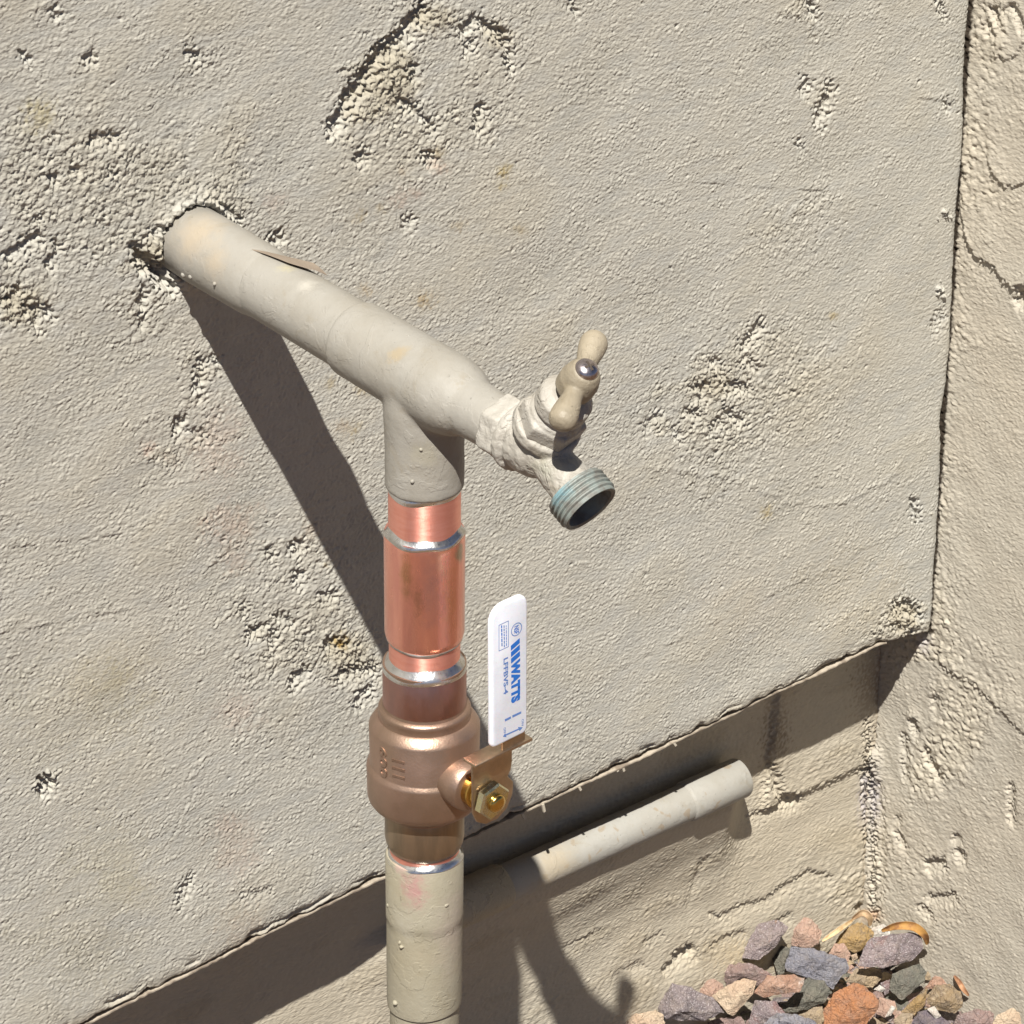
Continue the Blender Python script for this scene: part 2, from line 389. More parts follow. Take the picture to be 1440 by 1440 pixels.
chip([(1138, 4, 5), (1143, 14, 4)], .003); chip([(1134, 112, 3), (1127, 126, 2)], .0025); chip([(1166, 118, 4), (1163, 130, 2.5), (1158, 148, 5), (1148, 168, 3)], .003); chip([(1124, 200, 2.5), (1126, 203, 2)], .002)
chip([(1322, 2, 3), (1326, 14, 2)], .0025); chip([(1333, 142, 3), (1334, 146, 3)], .002); chip([(1326, 436, 2), (1312, 460, 2)], .0018)
chip([(1068, 455, 5), (1052, 478, 3), (1042, 488, 2)], .0028); chip([(1048, 506, 3), (1062, 512, 3)], .0025); chip([(1003, 507, 4), (1010, 508, 4)], .0025); chip([(975, 543, 3), (990, 542, 5), (985, 560, 2)], .0028)
chip([(1025, 541, 5), (1050, 541, 3)], .0028); chip([(965, 578, 3), (982, 580, 3)], .0025); chip([(1020, 575, 2.5), (1030, 584, 4), (1043, 590, 3)], .003); chip([(908, 600, 2.5), (926, 580, 2)], .002); chip([(1000, 605, 3), (1010, 590, 2)], .0025); chip([(950, 602, 2), (953, 612, 2)], .002)
chip([(1286, 706, 4), (1289, 722, 3)], .0028); chip([(1262, 852, 5), (1280, 848, 4), (1290, 862, 6)], .004); chip([(1262, 878, 4), (1280, 884, 4)], .003)
chip([(285, 505, 3), (280, 520, 2), (277, 548, 3)], .0028); chip([(300, 500, 2), (305, 512, 2)], .002); chip([(255, 590, 4), (250, 600, 4), (246, 606, 2)], .003); chip([(268, 605, 2), (290, 612, 2)], .002)
chip([(200, 402, 2.5), (200, 430, 2), (199, 452, 2.5)], .0028); chip([(188, 345, 5), (196, 346, 4)], .0035); chip([(198, 364, 9), (212, 372, 8), (235, 380, 10)], .0065); chip([(222, 385, 8), (240, 398, 6)], .006)
chip([(215, 325, 2.5), (235, 318, 2)], .0025); chip([(310, 292, 3), (322, 296, 3), (338, 310, 3)], .0028); chip([(385, 335, 4), (396, 326, 3)], .0028)
chip([(130, 192, 2.5), (165, 190, 2.5)], .0022); chip([(126, 196, 3), (128, 195, 3)], .0025); chip([(72, 246, 4), (76, 248, 3)], .003); chip([(100, 240, 2.5), (104, 236, 2.5)], .0022)
chip([(10, 358, 3), (35, 340, 3), (52, 330, 3.5)], .003); chip([(52, 310, 2), (56, 300, 2)], .002); chip([(68, 372, 4), (72, 362, 3)], .0028); chip([(78, 340, 3), (82, 346, 3)], .0025)
chip([(12, 418, 5), (25, 408, 3)], .003); chip([(38, 432, 4), (58, 430, 4), (70, 440, 3)], .003); chip([(50, 450, 3), (52, 458, 3)], .0025); chip([(36, 78, 4), (40, 80, 3)], .0025); chip([(122, 80, 4), (128, 78, 3)], .0025); chip([(75, 14, 3), (82, 20, 3)], .002); chip([(268, 72, 4), (278, 78, 3)], .0028); chip([(160, 245, 2.5), (158, 242, 3)], .002)
chip([(410, 770, 3), (422, 762, 4)], .003); chip([(378, 775, 3), (384, 780, 3)], .0022); chip([(416, 815, 3), (420, 805, 4)], .0028); chip([(450, 838, 2.5), (470, 832, 3)], .0025)
chip([(388, 866, 3), (402, 866, 2.5), (412, 872, 2)], .0025); chip([(347, 893, 3), (358, 884, 3)], .0025); chip([(382, 905, 3), (388, 890, 3)], .0025); chip([(360, 880, 2), (372, 878, 2)], .002); chip([(458, 910, 3), (468, 898, 3), (490, 905, 2)], .003); chip([(410, 960, 3), (420, 945, 3), (432, 940, 2)], .003); chip([(478, 948, 4), (500, 940, 2.5), (525, 940, 3)], .0032); chip([(500, 985, 3), (520, 965, 3)], .003); chip([(340, 858, 2), (345, 850, 2)], .002)
chip([(268, 1232, 2), (256, 1252, 2.5), (252, 1270, 1.5)], .0022); chip([(342, 1258, 2), (380, 1250, 1.5)], .0012)
chip([(62, 1099, 6), (70, 1098, 5)], .005); chip([(55, 1108, 3), (60, 1106, 3)], .003)
hc = on(273, 340.5, 1, 0.0); dh = np.hypot(UU-hc[0], ZZ-hc[2]) + .0004*wx
open_ = 1-.9*blob(PX, PY, 215, 385, 45, 40)                          # mortar packed round the pipe, missing at the lower left
H += open_*(.0024*np.exp(-((dh-.0195)/.0026)**2)*(.35+.65*sstep(-.6, 1.0, lump)) - .0035*np.exp(-((dh-.0163)/.0009)**2))
H += 0.0018*blob(PXw, PYw, 70, 1088, 7, 4) + 0.0016*blob(PXw, PYw, 68, 1110, 7, 3) + .001*blob(PXw, PYw, 790, 1024, 5, 4)
for x, y in [(1323, 408), (1331, 300)]: H += 0.0024*np.maximum(0, 1-((PXw-x)/5.5)**2-((PYw-y)/5.5)**2)**.6
# the joint against the return wall
jy = [-80, 0, 60, 110, 170, 230, 290, 350, 400, 440, 500, 540, 590, 625, 680, 740, 800, 850, 900]
jw = [9, 8, 9, 8, 4, 3, 6, 6, 4, 4, 4, 5, 12, 7, 4, 4, 3.5, 3.5, 4]
ypx_edge = proj(np.stack([np.full(nv, XC), np.zeros(nv), Z0+s], -1))[1]
gap = np.interp(ypx_edge, jy, jw)/2380.0 + 0.00018*np.convolve(np.random.default_rng(8).standard_normal(nv+8), np.ones(9)/3, 'valid')
gap = np.maximum(gap, 0.0007)
joint = np.exp(-np.maximum(0, XC-UU)/0.0015)
H -= 0.0008*joint
UU = UU - gap[:, None]*np.exp(-(XC-UU)/0.012)
# ragged lower lip
lip = np.exp(-s/0.0035)[:, None]
H -= lip*0.0012 + np.exp(-s/0.006)[:, None]*np.maximum(0, patch)*0.0007
H -= 0.0016*np.exp(-((s-0.0025)/0.0012)**2)[:, None]*sstep(0.2, 1.0, patch)
S = np.ones((nv, nu, 3))
for (x, y, r, c, a) in [(710, 240, 8, (.78, .66, .38), 1), (703, 262, 5, (.85, .75, .5), .8), (597, 422, 9, (.80, .66, .46), 1), (512, 408, 7, (.85, .72, .55), .8), (618, 215, 7, (.82, .72, .55), .8),
                        (505, 304, 8, (.84, .76, .62), .9), (535, 292, 6, (.84, .76, .62), .9), (565, 240, 6, (.82, .72, .62), .6), (645, 318, 7, (.86, .78, .66), .8), (730, 322, 6, (.84, .75, .6), .7), (585, 272, 7, (.92, .74, .68), .7),
                        (1171, 444, 5, (.8, .68, .45), .9), (1078, 720, 8, (.82, .7, .45), .9), (612, 235, 10, (.95, .78, .72), .7), (563, 280, 10, (.96, .8, .76), .6), (388, 285, 12, (.96, .82, .78), .5),
                        (498, 605, 8, (.8, .68, .45), .8), (515, 545, 9, (.82, .70, .5), .8), (463, 540, 8, (.8, .7, .5), .7), (480, 600, 8, (.86, .74, .62), .7), (480, 902, 8, (.85, .66, .30), 1), (484, 908, 5, (.8, .6, .25), 1), (458, 795, 4, (.8, .66, .4), .8), (437, 745, 10, (.92, .8, .7), .6),
                        (640, 800, 8, (.85, .7, .5), .6), (642, 770, 6, (.85, .72, .55), .7), (60, 155, 14, (.88, .82, .60), .8), (50, 172, 14, (.88, .82, .62), .7),
                        (209, 632, 9, (.97, .72, .66), .7), (325, 735, 26, (.98, .82, .76), .7), (330, 790, 16, (.96, .82, .76), .6), (300, 640, 30, (.98, .86, .82), .6), (310, 600, 28, (.97, .86, .82), .5), (332, 1000, 22, (.98, .84, .80), .55), (335, 1200, 30, (.98, .83, .78), .5), (322, 1160, 14, (.97, .80, .75), .5), (345, 1310, 30, (.96, .84, .76), .5),
                        (160, 980, 45, (.88, .85, .74), .6), (160, 950, 20, (.86, .83, .72), .6), (155, 1190, 50, (.90, .87, .77), .5), (160, 1240, 30, (.88, .85, .74), .5), (110, 1330, 60, (.92, .89, .80), .5), (60, 1010, 70, (.97, .93, .80), .3), (1200, 830, 60, (.99, .93, .84), .5), (1050, 850, 60, (.99, .92, .86), .3)]:
    tint(S, blob(PX + r*.35*wx + r*.3*patch, PY + r*.35*wy, x, y, r), c, a)
tint(S, sstep(.55, 1.3, R), (.96, .94, .90), .8); tint(S, cm, (.89, .86, .80), 1.0)      # bare, unpainted sand coat in the broken places
tint(S, sstep(.2, 1.6, -sweep), (.955, .965, .985), .9); tint(S, sstep(.4, 1.8, wide), (1.0, .985, .955), .9); tint(S, sstep(.5, 1.7, -wide + .4*patch), (.94, .94, .935), .8)
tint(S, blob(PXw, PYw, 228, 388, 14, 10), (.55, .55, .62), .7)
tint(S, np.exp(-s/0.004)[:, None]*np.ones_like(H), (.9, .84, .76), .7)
H *= sstep(0, .012, UU-u[0])*sstep(0, .010, s[-1]-s)[:, None]           # settle to the plain wall beyond
P = np.stack([UU, -H, ZZ], -1)
# coarse continuation of the wall beyond the frame, and the soffit under the lip
lu = np.array([-3.0, -2.0, -1.2, -0.7, -0.4, -0.22]); hv = np.array([0.2, 0.3, 0.5, 0.9, 1.5, 2.4])
nP = embed(P, 2, len(hv), len(lu), 2); nS = embed(S, 2, len(hv), len(lu), 2, 1.0)
U2 = pad(np.append(UU[0], [UU[0, -1]]*2), lu, np.array([])); b = 2; nb = nP.shape[0]
Zc = pad(Z0+s, np.array([Z0, Z0]), hv)
nP[b:b+nv, :len(lu), 0] = lu; nP[b:b+nv, :len(lu), 2] = (Z0+s)[:, None] + (z_edge(lu)-Z0)[None, :]*np.exp(-s/0.02)[:, None]
nP[b+nv:, :, 0] = pad(np.append(UU[-1], [UU[-1, -1]]*2), lu, np.array([])); nP[b+nv:, :, 2] = hv[:, None]
for q, yb_ in ((-2, .004), (-1, .03)):                # the side of the coat, in the joint
    nP[b:b+nv, q] = P[:, -1]; nP[b:, q, 1] = yb_
    nS[b:b+nv, q] = S[:, -1]*.8
zb2 = pad(np.append(zb, [zb[-1]]*2), z_edge(lu), np.array([]))
nP[1, :, 0] = U2; nP[1, :, 1] = 0.0035; nP[1, :, 2] = zb2 - 0.0002
nP[0, :, 0] = U2; nP[0, :, 1] = TF+0.02; nP[0, :, 2] = zb2 + 0.0005
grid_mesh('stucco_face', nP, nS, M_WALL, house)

# ---- foundation face: y = TF - height
ZPV = float(on(807, 1199, 1, TF-.0145)[2])        # level of the plastic pipe, bedded on a swelling of the footing
CF = 0.0008
u = np.arange(-0.11, XC+0.0008, CF); z = np.arange(-0.625, -0.345, CF)
nu, nv = len(u), len(z); UU, ZZ = np.meshgrid(u, z)
PX, PY = proj(np.stack([UU, np.full_like(UU, TF), ZZ], -1))
wx = band(nv, nu, CF, 0.003, 0.010, seed=41); wy = band(nv, nu, CF, 0.003, 0.010, seed=42)
PXw = PX+1.5*wx; PYw = PY+1.5*wy
fine = band(nv, nu, CF, 0.0017, 0.0032, 2.4, 1.0, seed=31); mid = band(nv, nu, CF, 0.0032, 0.008, 2.6, 1.0, seed=32)
lump = band(nv, nu, CF, 0.004, 0.009, 1.6, 0.9, seed=33); wide = band(nv, nu, CF, 0.03, 0.14, 2.0, 0.8, seed=34)
R = 0.12 + 0.25*sstep(0, 1.5, wide)
for (x, y, rx, ry, w) in [(1150, 1075, 60, 40, .7), (1190, 1250, 40, 50, .8), (1130, 1240, 60, 30, .7), (960, 1350, 40, 30, .5), (1215, 1150, 12, 120, .9), (1060, 1330, 80, 30, .6), (1105, 1125, 26, 14, .9), (700, 1420, 60, 30, .5)]:
    R += w*blob(PX, PY, x, y, rx, ry)
g1 = grains(nv, nu, CF, .00115, .6, 111); g2 = grains(nv, nu, CF, .0018, .6, 112)
H = 0.00015*wide + 0.00026*g1*(.35+.65*sstep(-1, 1, wide)) + 0.00008*fine*(.6+.6*sstep(-1, 1, wide)) + 0.00003*mid*(1+np.clip(wide, -.8, 1.5)) + R*(0.00014*np.minimum(lump, 1.0) + .00006*mid + .0004*g2) - .0005*sstep(1.6, 2.2, mid)*sstep(-.2, 1, wide)
zc = np.interp(UU, [-1, 1], [ZPV, ZPV])
H += 0.0190*(1-sstep(-.010, -.001, ZZ - zc))*(1-sstep(1000, 1050, PX))*sstep(480, 620, PX)*np.exp(-(np.maximum(0, zc-ZZ)/.050)**2)
# a hand-laid mortar patch with a broken left edge
pm = sstep(1076, 1086, PXw + 0.12*(PY-1050))*(1-sstep(1096, 1112, PYw + 0.44*(PX-1150)))
H += 0.0030*pm
def chip(pts, depth, soft=4.5): groove(H, PXw, PYw, pts, depth, soft)
chip([(1080, 1075, 3), (1088, 1092, 5)], .004); chip([(1088, 1106, 4), (1098, 1122, 6), (1112, 1118, 4), (1122, 1120, 2)], .004); chip([(1052, 1150, 2.5), (1085, 1137, 1.5), (1110, 1124, 2)], .0022)
chip([(1001, 1285, 1.5), (1012, 1291, 2), (1040, 1275, 1.5), (1075, 1268, 1.5), (1100, 1250, 3), (1118, 1240, 2.5), (1137, 1228, 3), (1165, 1234, 3)], .002)
chip([(935, 1365, 2), (955, 1350, 3), (972, 1336, 4)], .003); chip([(948, 1344, 2), (972, 1333, 4)], .003); chip([(905, 1358, 1.2), (888, 1362, 1.2)], .0012); chip([(975, 1208, 1.5), (985, 1200, 1.5)], .001); chip([(965, 1270, 1.2), (972, 1235, 1.5), (978, 1205, 1.2)], .001)
groove(H, PX+4.5*wx, PY+4.5*wy, [(1215, 1010, 1), (1218, 1060, 2), (1220, 1095, 4), (1221, 1140, 2), (1222, 1200, 1), (1224, 1290, 1.5)], .0035, 4); chip([(1208, 1277, 4), (1222, 1282, 5)], .004)
chip([(1000, 1330, 1.5), (1022, 1318, 2), (1045, 1312, 1.5)], .0018); chip([(1090, 1300, 2), (1112, 1287, 2)], .002); chip([(790, 1330, 1.2), (840, 1305, 1.2)], .0012); chip([(905, 1325, 1.2), (930, 1312, 1.2)], .0012); chip([(860, 1372, 1.2), (900, 1352, 1.2)], .0012)
S = np.ones((nv, nu, 3))
tint(S, blob(PX+3*wx, PY+3*wy, 1216, 1130, 8, 28), (.86, .88, 1.12), .9); tint(S, blob(PXw, PYw, 1219, 1098, 8, 10), (.8, .84, 1.05), .7)
tint(S, blob(PX + 8*wx, PY, 1088, 1030, 9, 50), (.5, .46, .42), .9); tint(S, blob(PX + 10*wx, PY, 1220, 960, 16, 60), (.55, .5, .47), .8); tint(S, blob(PX, PY, 1200, 1180, 70, 20), (1.08, 1.05, .98), .5)
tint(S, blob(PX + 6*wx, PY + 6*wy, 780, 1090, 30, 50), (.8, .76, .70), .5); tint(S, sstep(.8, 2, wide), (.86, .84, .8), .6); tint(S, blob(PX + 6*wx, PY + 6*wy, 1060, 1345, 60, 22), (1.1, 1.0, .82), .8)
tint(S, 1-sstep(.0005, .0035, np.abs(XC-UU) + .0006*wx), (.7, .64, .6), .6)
H *= sstep(0, .02, UU-u[0])
P = np.stack([UU, TF-H, ZZ], -1)
lu = np.array([-3.0, -1.5, -0.7, -0.3, -0.16]); bz = np.array([-0.9, -0.65]); tz = np.array([-0.33])
nP = embed(P, 2, 1, len(lu), 0); nS = embed(S, 2, 1, len(lu), 0, 1.0)
U2 = pad(u, lu, np.array([])); Z2 = pad(z, bz, tz)
m = np.ones(nP.shape[:2], bool); m[2:2+nv, len(lu):] = False
gu, gz = np.meshgrid(U2, Z2); base = np.stack([gu, np.full_like(gu, TF), gz], -1); nP[m] = base[m]
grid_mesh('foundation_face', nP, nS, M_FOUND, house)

# ---- metal drip edge below the stucco
t = NT('drip_edge_paint'); M_DRIP = t.done(t.mix(t.ramp(t.noise(150, 4), .4, .65), (.40, .35, .28), (.22, .18, .14)), .7)
us = np.linspace(-0.30, 0.455, 300); v = []; f = []
rs = np.random.default_rng(9)
for i, q in enumerate(us):
    zt = float(z_edge(q)) - 0.0021 + 0.00025*math.sin(q*90) + 0.0002*rs.standard_normal(); yo = 0.0012 + 0.0005*math.sin(q*41)
    v += [(q, yo, zt), (q, yo, zt-0.0008), (q, TF+0.004, zt-0.0008), (q, TF+0.004, zt)]
for i in range(len(us)-1):
    a = 4*i
    for j in range(4): f.append((a+j, a+(j+1) % 4, a+4+(j+1) % 4, a+4+j))
f += [(0, 1, 2, 3), tuple(4*(len(us)-1)+j for j in (3, 2, 1, 0))]
drip = link('drip_edge', fixn(mesh('drip_edge', v, f)), M_DRIP, house)
t = NT('dried_paint'); M_DROP = t.done((.42, .38, .31), .6)
for (x, y, dx, ln) in [(735, 1148, 4, 8), (764, 1135, 2, 11), (815, 1111, 2, 5), (876, 1083, 2, 7), (948, 1049, 3, 5), (868, 1087, 1, 3)]:
    p = on(x, y-2, 1, 0.001); p[2] = z_edge(p[0])-.0026; q = p + np.array((dx/2400., -.0002, -ln/2300.)); w = 0.00075
    dat = merge([([(p[0]-w, p[1], p[2]), (p[0]+w, p[1], p[2]), (q[0]+w*1.1, q[1], q[2]), (q[0]-w*.7, q[1], q[2]-.0003),
                   (p[0]-w, p[1]+.0012, p[2]), (p[0]+w, p[1]+.0012, p[2]), (q[0]+w*1.1, q[1]+.001, q[2]), (q[0]-w*.7, q[1]+.001, q[2]-.0003)],
                  [(0, 1, 2, 3), (7, 6, 5, 4), (0, 4, 5, 1), (1, 5, 6, 2), (2, 6, 7, 3), (3, 7, 4, 0)])])
    link('paint_drip', fixn(mesh('paint_drip', *dat)), M_DROP, drip)

# ---- return wall: x = XC - height (unseen end shaped as a shallow pier to cut bounced light, front turning right)
CR = 0.0007
yy = np.arange(-0.135, TF+0.006, CR); z = np.arange(-0.63, 0.075, CR)
nu, nv = len(yy), len(z); YY, ZZ = np.meshgrid(yy, z)
PX, PY = proj(np.stack([np.full_like(YY, XC), YY, ZZ], -1))
wx = band(nv, nu, CR, 0.003, 0.010, seed=61); wy = band(nv, nu, CR, 0.003, 0.010, seed=62)
PXw = PX+1.5*wx; PYw = PY+1.5*wy
fine = band(nv, nu, CR, 0.0016, 0.0031, 1.5, 0.9, seed=51); mid = band(nv, nu, CR, 0.0030, 0.0062, 1.5, 0.9, seed=52)
lump = band(nv, nu, CR, 0.0042, 0.0090, 1.2, 1.0, seed=53); wide = band(nv, nu, CR, 0.03, 0.12, 1, 1, seed=54)
R = 0.14 + 0.2*sstep(0, 1.5, wide)
cornerx = np.interp(PY, [0, 888], [1370, 1310])
R += 0.9*np.exp(-np.maximum(0, PX-cornerx)/22)*(PY < 930)
for (x, y, rx, ry, w) in [(1400, 60, 30, 60, .9), (1380, 200, 30, 60, .6), (1400, 270, 30, 30, .7), (1330, 900, 40, 60, .7), (1355, 990, 45, 60, 1.0), (1320, 1075, 45, 40, 1.0), (1345, 1040, 40, 30, .9), (1290, 1100, 40, 60, .5), (1300, 1215, 50, 40, .8), (1400, 1120, 20, 40, .6), (1435, 420, 10, 20, 1.0), (1235, 1200, 18, 110, .9), (1290, 880, 20, 40, .9), (1340, 1290, 40, 30, .5), (1420, 960, 40, 40, .5)]:
    R += w*blob(PX, PY, x, y, rx, ry)
g1 = grains(nv, nu, CR, .0010, .65, 121); g2 = grains(nv, nu, CR, .0019, .65, 122); g3 = grains(nv, nu, CR, .0028, .5, 123)
H = 0.00016*wide + 0.00030*g1*(.3+.7*sstep(-1.2, 1, wide)) + 0.00008*fine*(.6+.6*sstep(-1, 1, wide)) + 0.00002*mid + R*(0.00007*mid + 0.00008*np.minimum(lump, 1.0) + .00045*g2 + .00045*g3)
H -= 0.0007*sstep(.5, 1.2, R)*sstep(1.1, 1.9, -lump)
def ledge(pts, h, fall):
    """coat of stucco ending in a ragged step along pts (thicker above the line)"""
    xs = [p[0] for p in pts]; ys = [p[1] for p in pts]
    yl = np.interp(PX, xs, ys)
    m = sstep(-1.5, 1.5, yl - PY + 2.0*wy)*np.exp(-np.maximum(0, yl-PY)/fall)*sstep(xs[0]-4, xs[0]+10, PX)
    return h*m
H += ledge([(1350, 285), (1355, 312), (1365, 345), (1374, 361), (1390, 367), (1403, 378), (1412, 395), (1425, 402), (1445, 398)], .0022, 90)
H += ledge([(1388, 215), (1393, 233), (1405, 252), (1417, 262), (1445, 256)], .0014, 60)
H += ledge([(1394, 60), (1400, 78), (1415, 84), (1432, 75), (1445, 50)], .0012, 40)
H += ledge([(1318, 930), (1340, 945), (1370, 962), (1400, 990), (1440, 1030)], .0012, 60)
def chip(pts, depth, soft=4.5): groove(H, PXw, PYw, pts, depth, soft)
chip([(1397, 15, 5), (1402, 28, 3)], .0035); chip([(1412, 20, 3), (1420, 8, 2)], .002); chip([(1390, 38, 3), (1388, 34, 3)], .0025); chip([(1425, 10, 2.5), (1436, 36, 3)], .0025); chip([(1432, 422, 5), (1436, 414, 4)], .004)
chip([(1283, 1015, 4), (1285, 1024, 3)], .004); chip([(1270, 1035, 2.5), (1272, 1090, 2)], .0022); chip([(1300, 1055, 3), (1312, 1080, 3), (1318, 1090, 3)], .003); chip([(1312, 990, 3), (1316, 980, 2)], .0025); chip([(1262, 1170, 3), (1266, 1182, 3)], .003); chip([(1306, 1215, 5), (1322, 1212, 4)], .0035); chip([(1293, 1275, 2), (1306, 1285, 3)], .0025); chip([(1305, 1262, 2), (1330, 1262, 3), (1340, 1258, 3)], .0025); chip([(1346, 1200, 4), (1352, 1205, 3)], .003); chip([(1342, 1180, 3), (1345, 1176, 3)], .0025); chip([(1420, 1150, 3), (1421, 1105, 2)], .0025); chip([(1257, 1165, 2), (1262, 1150, 2)], .002)
groove(H, PX+4.5*wx, PY+4.5*wy, [(1224, 1015, 1), (1226, 1060, 2), (1225, 1095, 3), (1225, 1140, 1.5), (1226, 1200, 1), (1228, 1292, 1.5)], .0035, 4)
chip([(1236, 1100, 1.5), (1240, 1180, 1.2), (1238, 1260, 1.5)], .0014)
for (x, y) in [(1260, 1178), (1284, 1020), (1232, 1070)]: H += .002*blob(PXw, PYw, x, y-8, 8, 12)
H += 0.003*blob(PXw, PYw, 1233, 1072, 7, 26)
dcor = np.exp(-np.maximum(0, TF - YY)/0.006)
low = sstep(-0.37, -0.40, ZZ)
H += low*np.interp(ZZ, [-0.60, -0.45, -0.38], [0.0, .001, .0])*dcor
S = np.ones((nv, nu, 3))
tint(S, sstep(.6, 1.5, R), (1.06, 1.04, .99), .6); tint(S, blob(PX+3*wx, PY+3*wy, 1300, 905, 8, 12), (.9, .92, 1.12), .8); tint(S, blob(PX+3*wx, PY+3*wy, 1229, 1120, 8, 40), (.85, .87, 1.1), .8); tint(S, blob(PXw, PYw, 1224, 1288, 14, 8), (.9, .6, .42), .8)
tint(S, sstep(-.0004, .0008, YY + .0004*wx)*sstep(-.372, -.366, ZZ), (.10, .085, .075), 1.0)  # inner face of the joint near-black: the gap's shade put into the colour
H *= sstep(0, .025, YY-yy[0])*sstep(0, .025, z[-1]-ZZ)
P = np.stack([XC-H, YY, ZZ], -1)
ly = np.array([-0.3001, -0.30, -0.25, -0.21, -0.18, -0.155]); tz = np.array([.1, .2, .5, 1.0, 2.4]); bz = np.array([-0.9, -0.66])
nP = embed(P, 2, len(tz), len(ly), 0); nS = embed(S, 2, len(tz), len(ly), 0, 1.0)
m = np.ones(nP.shape[:2], bool); m[2:2+nv, len(ly):] = False
gy, gz = np.meshgrid(pad(yy, ly, np.array([])), pad(z, bz, tz)); base = np.stack([np.full_like(gy, XC), gy, gz], -1); nP[m] = base[m]; nP[:, 0, 0] = XC + 0.7; nP[:, 0, 1] = -0.30
nP = nP[:, ::-1]; nS = nS[:, ::-1]
ret = empty('return_wall', (XC, 0.0, ZG))
tag(ret, 'yellowish stucco return wall at the right, meeting the long wall at a dark cracked corner joint', 'wall')
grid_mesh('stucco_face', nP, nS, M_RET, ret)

# ------------------------------------------------------------------ ground
t = NT('gravel_soil')
gcol = t.mix(t.ramp(t.noise(30, 5, .7), .35, .65), (.15, .080, .030), (.095, .054, .025)); gcol = t.mix(t.ramp(t.voro(45), .1, .6), gcol, (.16, .096, .046))
M_SOIL = t.done(gcol, .95, normal=t.bump(t.noise(60, 6, .7), 1.0, .01))
g = mesh('ground', [(-30, -30, ZG-0.012), (30, -30, ZG-0.012), (30, 30, ZG-0.012), (-30, 30, ZG-0.012)], [(0, 1, 2, 3)])
tag(link('ground', g, M_SOIL, None, None), kind='structure')

# ------------------------------------------------------------------ the standpipe
HOLE = Vector(on(273, 340.5, 1, 0.0)); T = Vector(on(597, 534, 0, HOLE.x))
AX = (T-HOLE).normalized()                        # outward, drooping a little
YR = T.y
RB = Vector(on(597, 1440, 1, YR))                 # the riser's axis at the bottom of the frame
DN = (RB-T).normalized()
def along(px, py):
    """distance from T along the horizontal pipe of the axis point nearest to a pixel's ray"""
    d = Vector(ray(px, py)).normalized(); w = Vector(CAM)-T; b = AX.dot(d)
    return (AX.dot(w) - b*d.dot(w))/(1-b*b)
def down(y): return (Vector(on(597, y, 1, YR)) - T).dot(DN)
SR = 1/3450.0                                     # one photo pixel at the tee, in metres
SV = 1/3340.0                                     # and at the ball valve
SB = 1/3270.0                                     # and at the bottom

def surf(px, py, O, ax, r):
    """where a pixel's ray first meets a pipe of radius r about the axis (O, ax)"""
    d = Vector(ray(px, py)).normalized(); ax = Vector(ax); w = Vector(CAM)-Vector(O)
    dp = d - ax*d.dot(ax); wp = w - ax*w.dot(ax)
    a = dp.dot(dp); b = 2*dp.dot(wp); c = wp.dot(wp)-r*r; q = max(0.0, b*b-4*a*c)
    return Vector(CAM) + d*((-b-math.sqrt(q))/(2*a))
pipe = empty('standpipe', (T.x, T.y, ZG))
tag(pipe, 'outdoor water standpipe of painted and bare copper with ball valve and hose tap', 'water pipe')

p_t = lambda x, y: surf(x, y, T, AX, .0158)
M_PAINT = paint_mat('beige_pipe_paint', (.288, .275, .246), (.258, .241, .207), spots=[
    (p_t(560, 500), .006, (.30, .24, .15), .7, 150, .6), (p_t(275, 335), .018, (.37, .30, .21), .6, 40, 1.0), (p_t(300, 370), .012, (.36, .295, .21), .55, 60, .9),
    (p_t(405, 375), .006, (.40, .36, .22), .6, 120, .8), (surf(600, 640, T, DN, .0165), .008, (.29, .27, .21), .6, 120, .6), (p_t(430, 400), .006, (.45, .43, .38), .6, 80, .8)], bump=.35)
yb = YR-0.016
s2 = lambda x, y: surf(x, y, T, DN, .0171)
M_PAINT2 = paint_mat('beige_riser_paint', (.305, .282, .217), (.286, .257, .186), spots=[
    (s2(582, 1250), .0085, (.33, .17, .165), .9, 260, 1.0, (1, 1, .6)), (s2(562, 1216), .006, (.40, .26, .24), .7, 160, .8), (s2(630, 1208), .006, (.40, .26, .24), .7, 160, .8), (s2(600, 1216), .008, (.38, .27, .24), .5, 200, .8),
    (s2(640, 1310), .014, (.35, .29, .25), .6, 90, .9, (1, 1, .4)), (s2(600, 1345), .01, (.34, .30, .22), .4, 90, .9, (.3, 1, 1)), (s2(565, 1300), .01, (.37, .35, .29), .5, 90, .9)], bump=.4)
ring_wob = lambda i, t_: (0.0004*math.sin(3*t_+i) , 0.0003*math.sin(2*t_+1.7*i))

# supply pipe out of the wall, a coupling sleeve at its root
a_h = (HOLE-T).dot(AX)
a_sl = along(362, 413); a_tee0 = along(492, 488); a_tee1 = along(655, 566); a_ad = along(690, 622)
supply = lathe('supply_pipe', [(a_h-.03, .0150), (a_tee0+.004, .0152)], T, AX, M_PAINT, pipe)
lathe('sleeve', [(a_h-.02, .0163), (a_h+.006, .0164), (a_h+.0066, .01655), (a_h+.013, .0165), (a_sl-.004, .0161), (a_sl+.001, .0155), (a_sl+.003, .0151)], T, AX, M_PAINT, supply,
      fn=lambda i, t_: (0.0006*math.sin(2*t_+.4), 0.00012*math.sin(3*t_+i)))
